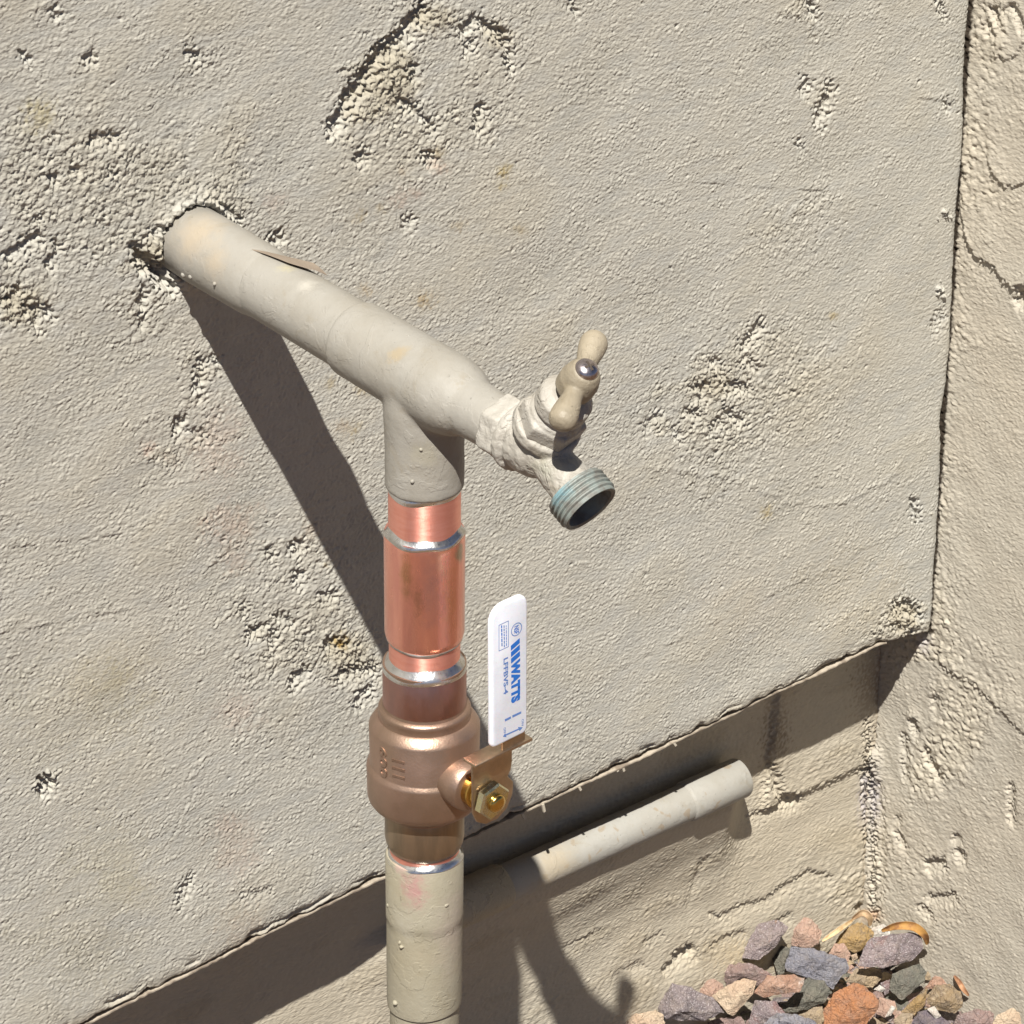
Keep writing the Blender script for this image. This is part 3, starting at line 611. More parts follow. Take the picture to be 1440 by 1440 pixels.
# lifting flake of paint
M_FLAKE = paint_mat('peeled_paint', (.27, .22, .17), (.22, .175, .135))
v = []; f = []; N = 16
for i in range(N):                                   # hinged on its upper edge, the lower edge lifting clear of the pipe
    q = i/(N-1)
    ux = 334+106*q; uy = 344.5+25.5*q
    lx = float(np.interp(q, [0, .36, .62, .85, 1], [334, 376, 408, 440, 457])); ly_ = float(np.interp(q, [0, .36, .62, .85, 1], [345, 361, 375, 385, 390]))
    A_ = surf(ux, uy, T, AX, .0152); B_ = surf(lx, ly_, T, AX, .0153)
    up_ = (B_-T); up_ = (up_ - AX*up_.dot(AX)).normalized()
    lift = .0016*math.sin(min(1, q*1.1)*math.pi*.62)
    for j in range(4):
        r_ = j/3; v.append(A_.lerp(B_, r_) + up_*(lift*r_**1.3 + .0002 + .0005*math.sin(math.pi*r_)*q + (.0005*math.sin(q*37) if q > .8 else 0)*r_))
for i in range(N-1):
    for j in range(3): f.append((4*i+j, 4*i+j+1, 4*i+5+j, 4*i+4+j))
fm = mesh('paint_flake', v, f); bm = bmesh.new(); bm.from_mesh(fm); bmesh.ops.solidify(bm, geom=bm.faces[:], thickness=0.0003); bm.to_mesh(fm); bm.free()
tag(link('paint_flake', fixn(fm), M_FLAKE, supply, 60), label='curled strip of brown paint peeling off')
# tiny paint blobs
def blobmesh(c, r, seed, squash=(1, 1, 1)):
    bm = bmesh.new(); bmesh.ops.create_icosphere(bm, subdivisions=2, radius=r)
    for q in bm.verts: q.co = Vector((q.co.x*squash[0], q.co.y*squash[1], q.co.z*squash[2]))*(1+.25*mnoise.noise(q.co*1500+Vector((seed, 0, 0)))) + Vector(c)
    me = bpy.data.meshes.new('paint_blob'); bm.to_mesh(me); bm.free(); return me
for k, (x, y, r) in enumerate([(258, 386, .0016), (268, 389, .0013), (302, 399, .0012)]):
    link('paint_blob', blobmesh(surf(x, y, T, AX, .0164), r*.8, k), M_PAINT, supply, 180)

# tee with adapter, one continuous painted casting
dt = down(684)
tee_parts = [lathe_data([(a_tee0, .0163), (a_tee0+.0006, .0168), (a_tee1-.012, .0169), (a_tee1-.007, .0164), (a_tee1-.002, .0152), (a_tee1+.002, .0136), (a_tee1+.004, .0120)], T, AX, 64),
             lathe_data([(a_tee1-.01, .0118), (a_tee1+.004, .0124), (a_ad, .0115)], T, AX, 48),
             lathe_data([(-.002, .0160), (.012, .0172), (.019, .0170), (.026, .01665), (dt-.0005, .0166), (dt, .0162)], T, DN, 64)]
tee = link('tee_fitting', remeshed('tee_fitting', tee_parts, .0008, 26, .00012, 160), M_PAINT, pipe, 180)
for k, (x, y, r) in enumerate([(580, 677, .0013), (592, 632, .0012), (575, 473, .0009)]):
    c = surf(x, y, T, DN if k < 2 else AX, .0165)
    link('paint_blob', blobmesh(c, r*.75, 10+k), M_PAINT, tee, 180)

# copper
M_COP = metal_mat('sanded_copper', (.97, .46, .37), (.93, .40, .31), .40, .9, (1, 1, 6), 90, bump=.3, metal=.86, arot=.25)
sc_ = lambda x, y: surf(x, y, T, DN, .017)
sp1 = [(sc_(607, 822),   .0125, (.58, .31, .30), .85, 110, 1.0, (1.5, 1.5, .42)), (sc_(646, 775), .0055, (.36, .33, .26), .9, 160, .5, (1.4, 1, .8)), (sc_(571, 812), .004, (.46, .27, .14), .7, 150, .8, (1, 1, .25)), (sc_(588, 850), .0035, (.40, .22, .15), .7, 150, .9, (1, 1, .25)), (sc_(634, 840), .005, (.62, .32, .16), .5, 150, .9, (1, 1, .2)), (sc_(620, 790), .003, (.95, .60, .46), .5, 150, .9, (1, 1, .3))]  # first spot: purple patina plus a dark reflection put into the copper's colour
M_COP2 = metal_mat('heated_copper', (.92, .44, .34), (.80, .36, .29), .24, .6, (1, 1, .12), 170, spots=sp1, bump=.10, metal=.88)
M_SOLD = metal_mat('solder', (.74, .74, .74), (.52, .51, .48), .30, 0, (1, 1, 1), 110, bump=.35, lo=.46, hi=.66)
M_FLUX = metal_mat('grey_flux', (.34, .33, .29), (.45, .45, .44), .45, 0, (1, 1, 1), 140, bump=.5, metal=.7)
d1 = down(746); d2 = down(896); d3 = down(930)
tube = lathe('copper_tube', [(dt-.004, .0153), (d1+.004, .0153)], T, DN, M_COP, pipe)
lathe('solder_ring', [(dt-.0012, .01532), (dt-.0006, .0157), (dt+.0006, .0157), (dt+.0014, .01545), (dt+.0018, .0152)], T, DN, M_SOLD, tube, fn=lambda i, t_: (.0007*math.sin(2*t_+2.2)+.0003*math.sin(5*t_), .0001*math.sin(4*t_+i)))
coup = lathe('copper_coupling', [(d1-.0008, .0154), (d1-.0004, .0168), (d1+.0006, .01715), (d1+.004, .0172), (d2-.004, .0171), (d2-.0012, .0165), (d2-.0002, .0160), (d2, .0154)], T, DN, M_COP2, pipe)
lathe('solder_ring', [(d1-.0026, .01525), (d1-.0018, .0158), (d1-.0008, .0167), (d1+.0002, .01735), (d1+.0010, .01735), (d1+.0014, .01715)], T, DN, M_SOLD, coup,
      fn=lambda i, t_: (.0012*math.sin(t_*1+.6)**2*math.sin(3*t_+1.2)+.0004*math.sin(5*t_+.5), .00012*math.sin(6*t_+i)))
lathe('solder_ring', [(d2-.0006, .01625), (d2-.0001, .0163), (d2+.0006, .0158), (d2+.0016, .0152)], T, DN, M_FLUX, coup, fn=lambda i, t_: (.0004*math.sin(3*t_+1), .0001*math.sin(5*t_+i)))
tube2 = lathe('copper_tube', [(d2-.004, .0153), (d3+.004, .0153)], T, DN, M_COP, pipe)

# ball valve
M_BRONZE = metal_mat('cast_bronze', (.385, .265, .205), (.32, .225, .165), .42, 0, (1, 1, 1), 40, bump=.35, metal=.85)
M_BRNECK = metal_mat('heated_bronze_neck', (.46, .27, .235), (.40, .245, .22), .40, .3, (1, 1, .3), 120, bump=.4)
M_BRASS = metal_mat('gold_brass', (.72, .47, .14), (.60, .38, .10), .22, 0, (1, 1, 1), 200)
M_ZINC = metal_mat('yellow_zinc', (.72, .66, .38), (.60, .58, .46), .25, 0, (1, 1, 1), 300, bump=.1)
M_STEEL = metal_mat('zinc_steel_lever', (.56, .43, .31), (.46, .36, .26), .38, 0, (1, 1, 1), 160, bump=.3)
vr = [(929, 54), (929.5, 60), (986, 60), (989, 61), (990.5, 65.5), (993, 67), (997, 66.8), (998, 66.5), (1003.5, 67.5), (1004.5, 70.5), (1014, 78.5), (1017, 80.5), (1066, 79.5), (1068, 80.5), (1071, 83.5), (1074, 84.5), (1112, 83.5), (1117, 82), (1122, 78), (1126, 72), (1129, 62), (1130, 58.0), (1140, 58.0)]
vprof = [(down(y), r*SV) for y, r in vr]
def vdist(y): return down(y)
ST = T + DN*down(1066)                              # where the stem axis leaves the body's axis
NS = Vector((0.05, -1.0, -0.02)).normalized()       # stem points straight out from the wall
XS = Vector((1, 0.05, 0)).normalized(); ZS = Vector((0, 0, 1))
body_parts = [lathe_data([p for p, y in zip(vprof, vr)], T, DN, 96), lathe_data([(.0, 38*SV), (84*SV, 38*SV), (104*SV, 36.5*SV), (106*SV, 34*SV)], ST, NS, 64)]
valve = link('ball_valve', fixn(mesh('ball_valve', *merge(body_parts))), M_BRONZE, pipe, 50)
lathe('solder_ring', [(d3-.0034, .0151), (d3-.0022, .0158), (d3-.0010, .0170), (d3+.0004, .0179), (d3+.0018, .01825), (d3+.0030, .0180)], T, DN, M_SOLD, valve, fn=lambda i, t_: (.0005*math.sin(2*t_+.9)+.0004*math.sin(5*t_+i*.3), .00008*math.sin(5*t_+i)))
lathe('neck', [(d3+.0014, .0178), (d3+.0018, .01806), (down(985), .01806)], T, DN, M_BRNECK, valve, close=False)
M_NECK2 = metal_mat('dull_brass_neck', (.35, .265, .185), (.27, .21, .15), .36, .4, (1, 1, .15), 220, bump=.3, metal=.85)
lathe('lower_neck', [(down(1134), .0172), (down(1136), 58.5*SV), (down(1172), 58.5*SV), (down(1179), 57*SV), (down(1187), 53*SV), (down(1189), 49*SV)], T, DN, M_NECK2, valve, close=False)
# raised casting marks, bent round the body
def text_mesh(txt, size, extrude, bold=0.0, xs=1.0):
    c = bpy.data.curves.new('t', 'FONT'); c.body = txt; c.size = size; c.extrude = extrude; c.offset = bold; c.resolution_u = 3
    o = bpy.data.objects.new('t', c); COL.objects.link(o)
    dg = bpy.context.evaluated_depsgraph_get(); dg.update()
    me = bpy.data.meshes.new_from_object(o.evaluated_get(dg)); bpy.data.objects.remove(o); bpy.data.curves.remove(c)
    co = np.zeros(len(me.vertices)*3); me.vertices.foreach_get('co', co); co = co.reshape(-1, 3)
    fc = [tuple(p.vertices) for p in me.polygons]; bpy.data.meshes.remove(me)
    co[:, 0] *= xs
    return co, fc
def bent_text(name, txt, length, height, phi0, ymid, radius, depth):
    co, fc = text_mesh(txt, 1.0, 0.5, .02)
    co[:, :2] -= (co[:, :2].max(0)+co[:, :2].min(0))/2
    ext = np.ptp(co, axis=0); co[:, 0] *= length/ext[0]; co[:, 1] *= height/ext[1]
    zt = np.where(co[:, 2] > 0, depth, -.001)
    C = T + DN*down(ymid); v = []
    for (x, y, _), q in zip(co, zt):
        ph = phi0 + y/radius                        # letter tops to the right, reading downwards
        v.append(C + Vector((math.sin(ph), -math.cos(ph), 0))*(radius+q) + Vector((0, 0, -x)))
    return link(name, fixn(mesh(name, v, fc)), M_BRONZE, valve, 30)
# azimuth of the camera seen from the riser, measured from -y towards +x
az_c = math.atan2(-RT[1]*0 - FW[0], FW[1])
def phi(pxoff): return az_c + math.asin(pxoff/80.0)
bent_text('raised_mark', '600', 50*SV, 15*SV, phi(-58), 1043, 80.1*SV, .0004)
bent_text('raised_mark', '111', 30*SV, 20*SV, phi(-36), 1044, 80.1*SV, .0004)
# stem hardware
def ngon(n, r, ph=0): return [(r*math.cos(2*math.pi*k/n+ph), r*math.sin(2*math.pi*k/n+ph)) for k in range(n)]
lathe('packing_nut', [(100*SV, 22*SV), (106*SV, 25*SV), (118*SV, 25*SV), (121*SV, 20*SV), (134*SV, 18*SV)], ST, NS, M_BRASS, valve, seg=40, smooth=30)
Dp = 131
def pl(px, py, d):
    """(x, z) of a pixel in the plane square to the stem, d pixels out from the valve's axis"""
    r_ = Vector(ray(px, py)); O = ST + NS*(d*SV); tt = (O-Vector(CAM)).dot(NS)/r_.dot(NS); p = Vector(CAM)+r_*tt - O
    return p.dot(XS), p.z
zl = pl(700, 1057, 146)[1]                            # level of the fold under the grip
xl = pl(659, 1064, 140)[0]; xr = pl(743, 1036, 146)[0]; pxl = pl(662.5, 1110, Dp)[0]; pxr = pl(718, 1110, Dp)[0]
pw = pxr-pxl
pl_out = [(pxl, -16*SV), (pxl+.10*pw, -34*SV), (pxl+.32*pw, -45*SV), (pxl+.62*pw, -46*SV), (pxl+.86*pw, -36*SV), (pxr, -16*SV), (pxr+.02*pw, 4*SV), (pxr-.12*pw, 18*SV), (pxr-.04*pw, 27*SV), (pxr-.01*pw, 40*SV), (pxr-.01*pw, zl+1*SV), (pxl, zl+1*SV)]
hd = merge([prism(pl_out, ST+NS*(Dp*SV), XS, ZS, NS, 4.5*SV),
            boxdata(ST+NS*((Dp+12)*SV)+ZS*zl+XS*((xl+xr)/2), XS, NS, ZS, (xr-xl)/2, 14*SV, 2.6*SV),
            boxdata(ST+NS*((Dp+20)*SV)+ZS*(zl+80*SV)+XS*(xr-33*SV), XS, NS, ZS, 22*SV, 2.2*SV, 80*SV)])
link('lever', bevelled('lever', hd, .0005, 2), M_STEEL, valve, 35)
lathe('hex_nut', [(138*SV, 27*SV), (140*SV, 29*SV), (150*SV, 29*SV), (153*SV, 26*SV)], ST, NS, M_ZINC, valve, seg=6, smooth=20, phase=.25)
lathe('stem', [(130*SV, 14*SV), (157*SV, 14*SV), (160*SV, 12.5*SV), (162*SV, 8*SV), (162.5*SV, 3*SV)], ST, NS, M_BRASS, valve, seg=32, smooth=40)
# plastic grip
t = NT('white_vinyl'); M_VINYL = t.done(t.mix(t.math('MULTIPLY', t.ramp(t.noise(700, 4, .7), .60, .72), .35), t.mix(t.ramp(t.noise(90, 5, .65), .4, .7), (.76, .78, .86), (.68, .70, .77)), (.50, .48, .46)), .38, normal=t.bump(t.noise(150, 2), .12, .0006), Subsurface_Weight=.1)
GD = Dp + 20
G0 = ST + NS*((GD-5)*SV)
def gl(px, py):
    """grip coordinates (x across, z up) of a pixel, on the grip's front face"""
    d = Vector(ray(px, py)); O = G0 + NS*(10*SV); tt = (O-Vector(CAM)).dot(NS)/d.dot(NS); p = Vector(CAM)+d*tt - O
    return p.dot(XS), p.z
gb = gl(717, 1043)[1]; gt = gl(716, 850)[1]; gx0 = gl(694, 945)[0]; gx1 = gl(745, 945)[0]
grip_out = rounded_rect(gx0, gx1, gb, gt, (.0028, .0030, .0052, .0078))
link('grip', bevelled('grip', prism(grip_out, G0, XS, ZS, NS, 10*SV), .0013, 4, 50), M_VINYL, valve, 60)
# print on the grip: blue ink, a hair proud of the vinyl
t = NT('blue_ink'); M_INK = t.done((.015, .14, .52), .5)
t = NT('pale_blue_ink'); M_INK2 = t.done((.10, .20, .48), .5)
GP = G0 + NS*(10.0*SV + .00006)
def flat(name, pts_faces, mat):
    v, f = pts_faces; v = [GP + XS*x + ZS*z_ for x, z_ in v]
    me = mesh(name, v, f)
    return link(name, me, mat, valve, None)
def vtext(txt, px0, py0, px1, py1, mat, bold=0.0):
    """reads downwards, letter tops to the right; (px0,py0)-(px1,py1) are the pixel corners left/top and right/bottom along the centre line"""
    co, fc = text_mesh(txt, 1.0, 0.0, bold)
    co = co[:, :2] - co[:, :2].min(0); ext = co.max(0)
    pm = (px0+px1)/2
    xa = gl(px0, (py0+py1)/2)[0]; xb = gl(px1, (py0+py1)/2)[0]; za = gl(pm, py0)[1]; zb_ = gl(pm, py1)[1]
    v = [(xa + (xb-xa)*y/ext[1], za + (zb_-za)*x/ext[0]) for x, y in co]
    return flat('printed_text', (v, fc), mat)
vtext('WATTS', 721.3, 930, 734, 988, M_INK, .07)
vtext('LFFBVS-4', 710.8, 927, 717.2, 977, M_INK2, .03)
def quadpx(name, corners, mat):
    n = len(corners); return flat(name, ([gl(*c) for c in corners], [tuple(range(n))]), mat)
for k in range(3):                                   # slanted bars before the name
    y0 = 899 + k*9.0
    quadpx('printed_bar', [(734.2, y0), (734.2, y0+7), (721.6, y0+18), (721.6, y0+11)], M_INK)
def ring(name, cx, cz, rx, rz, w, mat, n=36):
    v = []; f = []
    for k in range(n):
        a = 2*math.pi*k/n; v += [(cx+rx*math.cos(a), cz+rz*math.sin(a)), (cx+(rx-w)*math.cos(a), cz+(rz-w)*math.sin(a))]
    for k in range(n): q = (k+1) % n; f.append((2*k, 2*q, 2*q+1, 2*k+1))
    return flat(name, (v, f), mat)
cx, cz = gl(730, 887); ring('printed_circle', cx, cz, .0031, .0031, .0004, M_INK2)
vtext('NSF', 726.6, 882, 733.2, 893, M_INK, .02)
x0, z0 = gl(705.2, 880); x1, z1 = gl(718.6, 914)
z0 = gl(712, 878)[1]; z1 = gl(712, 914.5)[1]; w = .0003
flat('printed_frame', ([(x0, z0), (x1, z0), (x1, z1), (x0, z1), (x0+w, z0-w), (x1-w, z0-w), (x1-w, z1+w), (x0+w, z1+w)], [(0, 1, 5, 4), (1, 2, 6, 5), (2, 3, 7, 6), (3, 0, 4, 7)]), M_INK2)
rr = random.Random(5)
for col_x, wd in ((709.3, 1.6), (712.6, 1.4), (715.6, 1.0)):     # lines of unreadably small print in the frame
    yq = 881.5
    while yq < 909:
        ln = rr.uniform(2.0, 5.0); quadpx('printed_line', [(col_x-wd/2, yq), (col_x+wd/2, yq), (col_x+wd/2, yq+ln), (col_x-wd/2, yq+ln)], M_INK2 if rr.random() < .6 else M_INK); yq += ln+1.0
quadpx('printed_bar', [(711.5, 1012.5), (711.8, 1015.5), (720.3, 1011.3), (720, 1008.3)], M_INK2); quadpx('printed_bar', [(722, 1007), (722.3, 1010.2), (734.5, 1004.2), (734.8, 1001.2)], M_INK2)
quadpx('printed_arrow', [(708.6, 1036.8), (713.5, 1037.3), (713, 1035.2), (731, 1027), (732.3, 1028.6), (736.5, 1023.4), (729.8, 1023.2), (730.5, 1025.2), (712.5, 1033.4), (711.6, 1031.8)], M_INK2)
vtext('OFF', 709.6, 1024, 712.8, 1032, M_INK2, .01); vtext('ON', 735, 1012, 738, 1021, M_INK2, .01)

# below the valve
d5 = down(1196); d6 = down(1284); d7 = down(1345); d8 = down(1408)
tube3 = lathe('copper_tube', [(down(1180), .0153), (d5+.006, .0153)], T, DN, M_COP, pipe)
lathe('solder_ring', [(d5-.0012, .0151), (d5-.0006, .0158), (d5+.0006, .0170), (d5+.0016, .0173)], T, DN, M_SOLD, tube3, fn=lambda i, t_: (.0008*math.sin(2*t_+.9)+.0003*math.sin(5*t_), .0001*math.sin(5*t_+i)))
sock = lathe('painted_coupling', [(d5+.0002, .0158), (d5+.0006, .0168), (d5+.0018, .0173), (d6-.003, .01725), (d6-.0004, .01735), (d6+.0008, .0170), (d6+.004, .01695), (d7, .0170), (d8-.003, .01695), (d8-.0006, .0167), (d8, .0158)], T, DN, M_PAINT2, pipe,
             fn=lambda i, t_: (.0006*math.sin(2*t_+.5) if 3 <= i <= 6 else (.0010*math.cos(t_-phi(0)+math.pi*.6) if i >= 8 else 0), .00008*math.sin(5*t_+i)))
for k, (x, y, r, sq) in enumerate([(565, 1331, .0014, (1.2, 1, .6)), (562, 1326, .0009, (1, 1, 1.6)), (628, 1273, .0013, (1.3, .6, .8)), (546, 1273, .0013, (.7, 1, 1)), (556, 1410, .0018, (1, 1, .8))]):
    link('paint_blob', blobmesh(surf(x, y, T, DN, .0171), r*.8, 30+k, sq), M_PAINT2, sock, 180)
lathe('riser_pipe', [(d8-.01, .0157), (d8+.1, .0157), ((-ZG+T.z)+.02, .0157)], T, DN, M_PAINT2, pipe)

# hose bibb
M_BIBB = paint_mat('thick_white_paint', (.39, .375, .34), (.30, .278, .24), spots=[(surf(737, 625, T, AX, .012), .003, (.22, .17, .14), .9, 400, .5, (1, .8, 2)), (surf(760, 660, T, AX, .012), .008, (.30, .30, .24), .75, 120, .8), (surf(700, 640, T, AX, .012), .004, (.27, .24, .21), .7, 250, .6)], bump=.9, rough=.55)
M_KNOB = paint_mat('tan_enamel', (.30, .258, .19), (.215, .185, .135), spots=[(on(803, 567, 0, T.x-.012), .0009, (.12, .26, .24), .8, 800, .5), (on(812, 585, 0, T.x-.008), .0022, (.08, .07, .05), .8, 700, .5)], bump=.6, rough=.55)
M_CHROME = metal_mat('screw_steel', (.50, .45, .46), (.38, .34, .36), .30, 0, (1, 1, 1), 400)
M_THREAD = metal_mat('verdigris_brass', (.22, .255, .24), (.15, .145, .13), .6, 0, (1, 1, .6), 170, metal=.1, bump=.7, spots=[(on(782, 690, 0, T.x-.012),   .008, (.17, .32, .37), .75, 260, .7)])
M_DARK = paint_mat('dark_bore', (.06, .045, .035), (.05, .04, .03))
BC = Vector(on(751, 624, 0, T.x)); k_a = (BC-T).dot(AX)
NB = Vector((0, -.575, .818)).normalized()           # bonnet axis, up and outwards
OA = Vector((0.06, -.86, -.50)).normalized()         # outlet axis, down and outwards
OE = Vector(on(831, 716, 0, T.x)); lo = (OE-BC).dot(OA)
OB = OE - OA*lo
hexp = lambda s0, s1, r, ph, ax=AX, o=T: lathe_data([(s0, r*.93), (s0+.0008, r), (s1-.0008, r), (s1, r*.93)], o, ax, 6, True, None, ph)
bib_parts = [lathe_data([(a_ad-.006, .0100), (k_a, .0100)], T, AX, 40), hexp(a_ad-.0008, a_ad+.0090, .0142, .3),
             lathe_data([(a_ad+.0095, .0105), (a_ad+.0105, .0142), (a_ad+.0135, .0146), (a_ad+.0150, .0120)], T, AX, 48),
             lathe_data([(-.0155, .0012), (-.0145, .0060), (-.011, .0105), (-.004, .0128), (.004, .0128), (.010, .0110), (.013, .0090)], BC+AX*.0005, AX, 48),
             lathe_data([(-.0135, .004), (-.010, .0090), (-.002, .0112), (.012, .0112)], BC, NB, 48),
             lathe_data([(.010, .0128), (.0112, .0142), (.0150, .0142), (.0160, .0132)], BC, NB, 48),
             lathe_data([(0, .0085), (.012, .0088), (lo-.013, .0092), (lo-.0105, .0108), (lo-.0085, .0112)], OB, OA, 48)]
bibb = link('hose_bibb', remeshed('hose_bibb', bib_parts, .00055, 6, .00035, 330), M_BIBB, pipe, 180)
bon = remeshed('bonnet', [hexp(.0150, .0235, .0138, .2, NB, BC), lathe_data([(.0225, .0112), (.0245, .0112), (.026, .0100), (.0275, .0100)], BC, NB, 40), lathe_data([(.0270, .0106), (.0278, .0112), (.0340, .0112), (.0352, .0100), (.037, .0075), (.0372, .004)], BC, NB, 40)], .0005, 3, .00010, 500)
link('bonnet', bon, M_BIBB, bibb, 180)
# tee handle: hub with two drop-shaped wings
HB = BC + NB*.0480
WX = Vector((1, 0, 0)); WM = NB.cross(WX)
if WM.z < 0: WM = -WM
WD = (WX*.80 + WM*.60).normalized()
hub = [lathe_data([(-.0075, .0060), (-.0068, .0079), (-.001, .0081), (.0035, .0071), (.0062, .0055), (.0068, .0040)], HB, NB, 48)]
for sg in (-1, 1):
    wd = (WD*sg - NB*.10).normalized()
    k_ = 1.08 if sg > 0 else 1.0
    hub.append(lathe_data([(a_*k_, b_) for a_, b_ in [(.002, .0037), (.009, .0040), (.013, .0048), (.0175, .0056), (.0205, .0057), (.0228, .0048), (.0242, .0028), (.0246, .0008)]], HB-NB*.0005, wd, 36))
knob = link('handle', remeshed('handle', hub, .0005, 7, .00005, 400), M_KNOB, bibb, 180)
lathe('handle_screw', [(.0060, .0047), (.0066, .0049), (.0078, .0045), (.0088, .0034), (.0094, .0018), (.0096, .0004)], HB, NB, M_CHROME, bibb, seg=32, smooth=60)
sa, sb, sc2 = frame(NB)
link('screw_slot_shade', fixn(mesh('screw_slot_shade', *merge([boxdata(HB+NB*.0092, sb, sc2, NB, .0022, .00045, .0004), boxdata(HB+NB*.0092, sc2, sb, NB, .0022, .00045, .00043)]))), M_DARK, bibb, None)  # solid dark bars stand in for the shade in the cross slots
# threaded outlet: ribs outside, open bore inside
pr = [(lo-.0115, .0098), (lo-.0108, .0124)]
s_ = lo-.0100
while s_ < lo-.0016:
    pr += [(s_, .01235), (s_+.0006, .0131), (s_+.0012, .0131), (s_+.0018, .01225)]; s_ += .0022
pr += [(lo-.0008, .0124), (lo, .0121), (lo+.0001, .0118), (lo-.0004, .0104), (lo-.004, .0098), (lo-.012, .0096)]
lathe('outlet_thread', pr, OB, OA, M_THREAD, bibb, seg=72, close=False, smooth=25)
lathe('bore', [(lo-.0030, .01005), (lo-.011, .0095), (lo-.0125, .006), (lo-.0126, .0003)], OB, OA, M_DARK, bibb, seg=40, close=False)

# ------------------------------------------------------------------ the stub of white plastic pipe by the foundation
PVY = TF - .0145
A0 = Vector(on(807, 1199, 1, PVY)); A1 = Vector(on(1015, 1105, 1, PVY)); PD = (A1-A0).normalized()
def al(px, py):
    d = Vector(ray(px, py)).normalized(); w = Vector(CAM)-A0; b = PD.dot(d); return (PD.dot(w)-b*d.dot(w))/(1-b*b)
stub = empty('plastic_pipe', A0)
tag(stub, 'short white plastic pipe lying along the foundation, capped at its right end', 'plastic pipe')
M_PVC = paint_mat('weathered_white_plastic', (.315, .308, .282), (.285, .272, .238), bump=.35, freckle=((.25, .19, .12), .6), spots=[(on(780, 1215, 1, PVY-.01), .03, (.34, .285, .20), .7, 60, 1.0)])
e1 = al(1040, 1092); e0 = al(962, 1128); l1 = al(706, 1246)
pv = lathe('pipe_body', [(l1-.055, .0106), (e1-.006, .0106)], A0, PD, M_PVC, stub)
lathe('end_cap', [(e0-.0006, .0105), (e0+.0002, .0113), (e0+.0016, .01165), (e1-.0012, .0117), (e1-.0002, .0112), (e1, .0090)], A0, PD, M_PVC, stub, fn=lambda i, t_: (.0004*math.sin(2*t_), 0))
M_PVC2 = paint_mat('beige_fitting_paint', (.35, .31, .235), (.32, .28, .205), bump=1.0)
lathe('coupling', [(l1-.050, .0126), (l1-.002, .0128), (l1-.0005, .0122), (l1, .0104)], A0, PD, M_PVC2, stub, fn=lambda i, t_: (0, .0003*math.sin(4*t_+i)))

# ------------------------------------------------------------------ rocks in the corner
def rock_mat(name, c1, c2, spk=0.0, c3=None, sc=70):
    t = NT(name)
    tc = t.n.new('ShaderNodeTexCoord').outputs['Object']; t.pos = tc
    oi = t.n.new('ShaderNodeObjectInfo').outputs['Random']
    sh = t.n.new('ShaderNodeVectorMath'); sh.operation = 'ADD'; t.l.new(tc, sh.inputs[0])
    cb = t.n.new('ShaderNodeCombineXYZ')
    for i in range(3): t.l.new(oi, cb.inputs[i])
    t.l.new(cb.outputs[0], sh.inputs[1]); t.pos = sh.outputs[0]
    col = t.mix(t.ramp(t.noise(sc, 5, .65), .38, .62), c1, c2)
    if c3: col = t.mix(t.ramp(t.noise(sc*.8, 4, .6, None, .5), .56, .66), col, c3)
    col = t.mix(t.math('MULTIPLY', t.ramp(t.noise(sc*7, 3, .7), .5, .72), .45), col, tuple(x*.55 for x in c1))
    if spk: col = t.mix(t.math('MULTIPLY', t.ramp(t.noise(1100, 3, .7), .54, .66), spk), col, (.72, .68, .68))
    col = t.mix(t.math('MULTIPLY', t.ramp(t.noise(150, 6, .75), .44, .62), .26), col, (.33, .27, .21))
    col = t.mix(t.math('MULTIPLY', t.ramp(t.noise(480, 4, .7), .55, .68), .45), col, tuple(x*.40 for x in c2))
    col = t.mix(.06, col, (.26, .235, .21))
    crk = t.voro(95, 'Distance', 'DISTANCE_TO_EDGE')
    col = t.mix(t.math('MULTIPLY', t.math('SUBTRACT', 1.0, t.ramp(crk, .0, .05)), .35), col, tuple(x*.35 for x in c2))
    h = t.math('ADD', t.noise(260, 6, .7), t.math('MULTIPLY', t.noise(1000, 3, .6), .5))
    return t.done(col, .66, normal=t.bump(h, 1.0, .0034))
RM = {
 'violet': rock_mat('violet_grey_stone', (.25, .205, .21), (.16, .135, .145), .6),
 'blue': rock_mat('blue_grey_stone', (.25, .25, .29), (.19, .19, .23), .25),
 'mauve': rock_mat('mauve_stone', (.30, .20, .18), (.24, .17, .16), .3),
 'cream': rock_mat('cream_stone', (.62, .49, .35), (.55, .40, .28), .1),
 'pink': rock_mat('pink_stone', (.50, .32, .24), (.42, .27, .21), .2, (.55, .42, .33)),
 'band': rock_mat('red_banded_stone', (.38, .21, .14), (.46, .29, .21), .2, (.66, .57, .51)),
 'rusty': rock_mat('rust_stained_stone', (.30, .24, .24), (.24, .19, .19), .5, (.50, .25, .08)),
 'olive': rock_mat('dark_olive_stone', (.17, .165, .13), (.12, .12, .10), .1),
 'ochre': rock_mat('ochre_stone', (.42, .27, .10), (.34, .23, .11), .1, (.16, .14, .12)),
 'orange': rock_mat('orange_stone', (.48, .20, .075), (.40, .18, .09), .05, (.22, .13, .10), 60),
 'grain': rock_mat('coarse_brown_stone', (.34, .24, .13), (.22, .16, .10), .15, (.46, .36, .24), 220),
 'purple': rock_mat('dark_purple_stone', (.15, .12, .15), (.12, .10, .12), .1),
 'lilac': rock_mat('lilac_stone', (.31, .245, .25), (.20, .16, .17), .6, (.22, .13, .13)),
 'white': rock_mat('white_quartz', (.70, .67, .62), (.62, .55, .48), .0),
 'tan': rock_mat('tan_stone', (.44, .33, .20), (.36, .28, .19), .1),
}
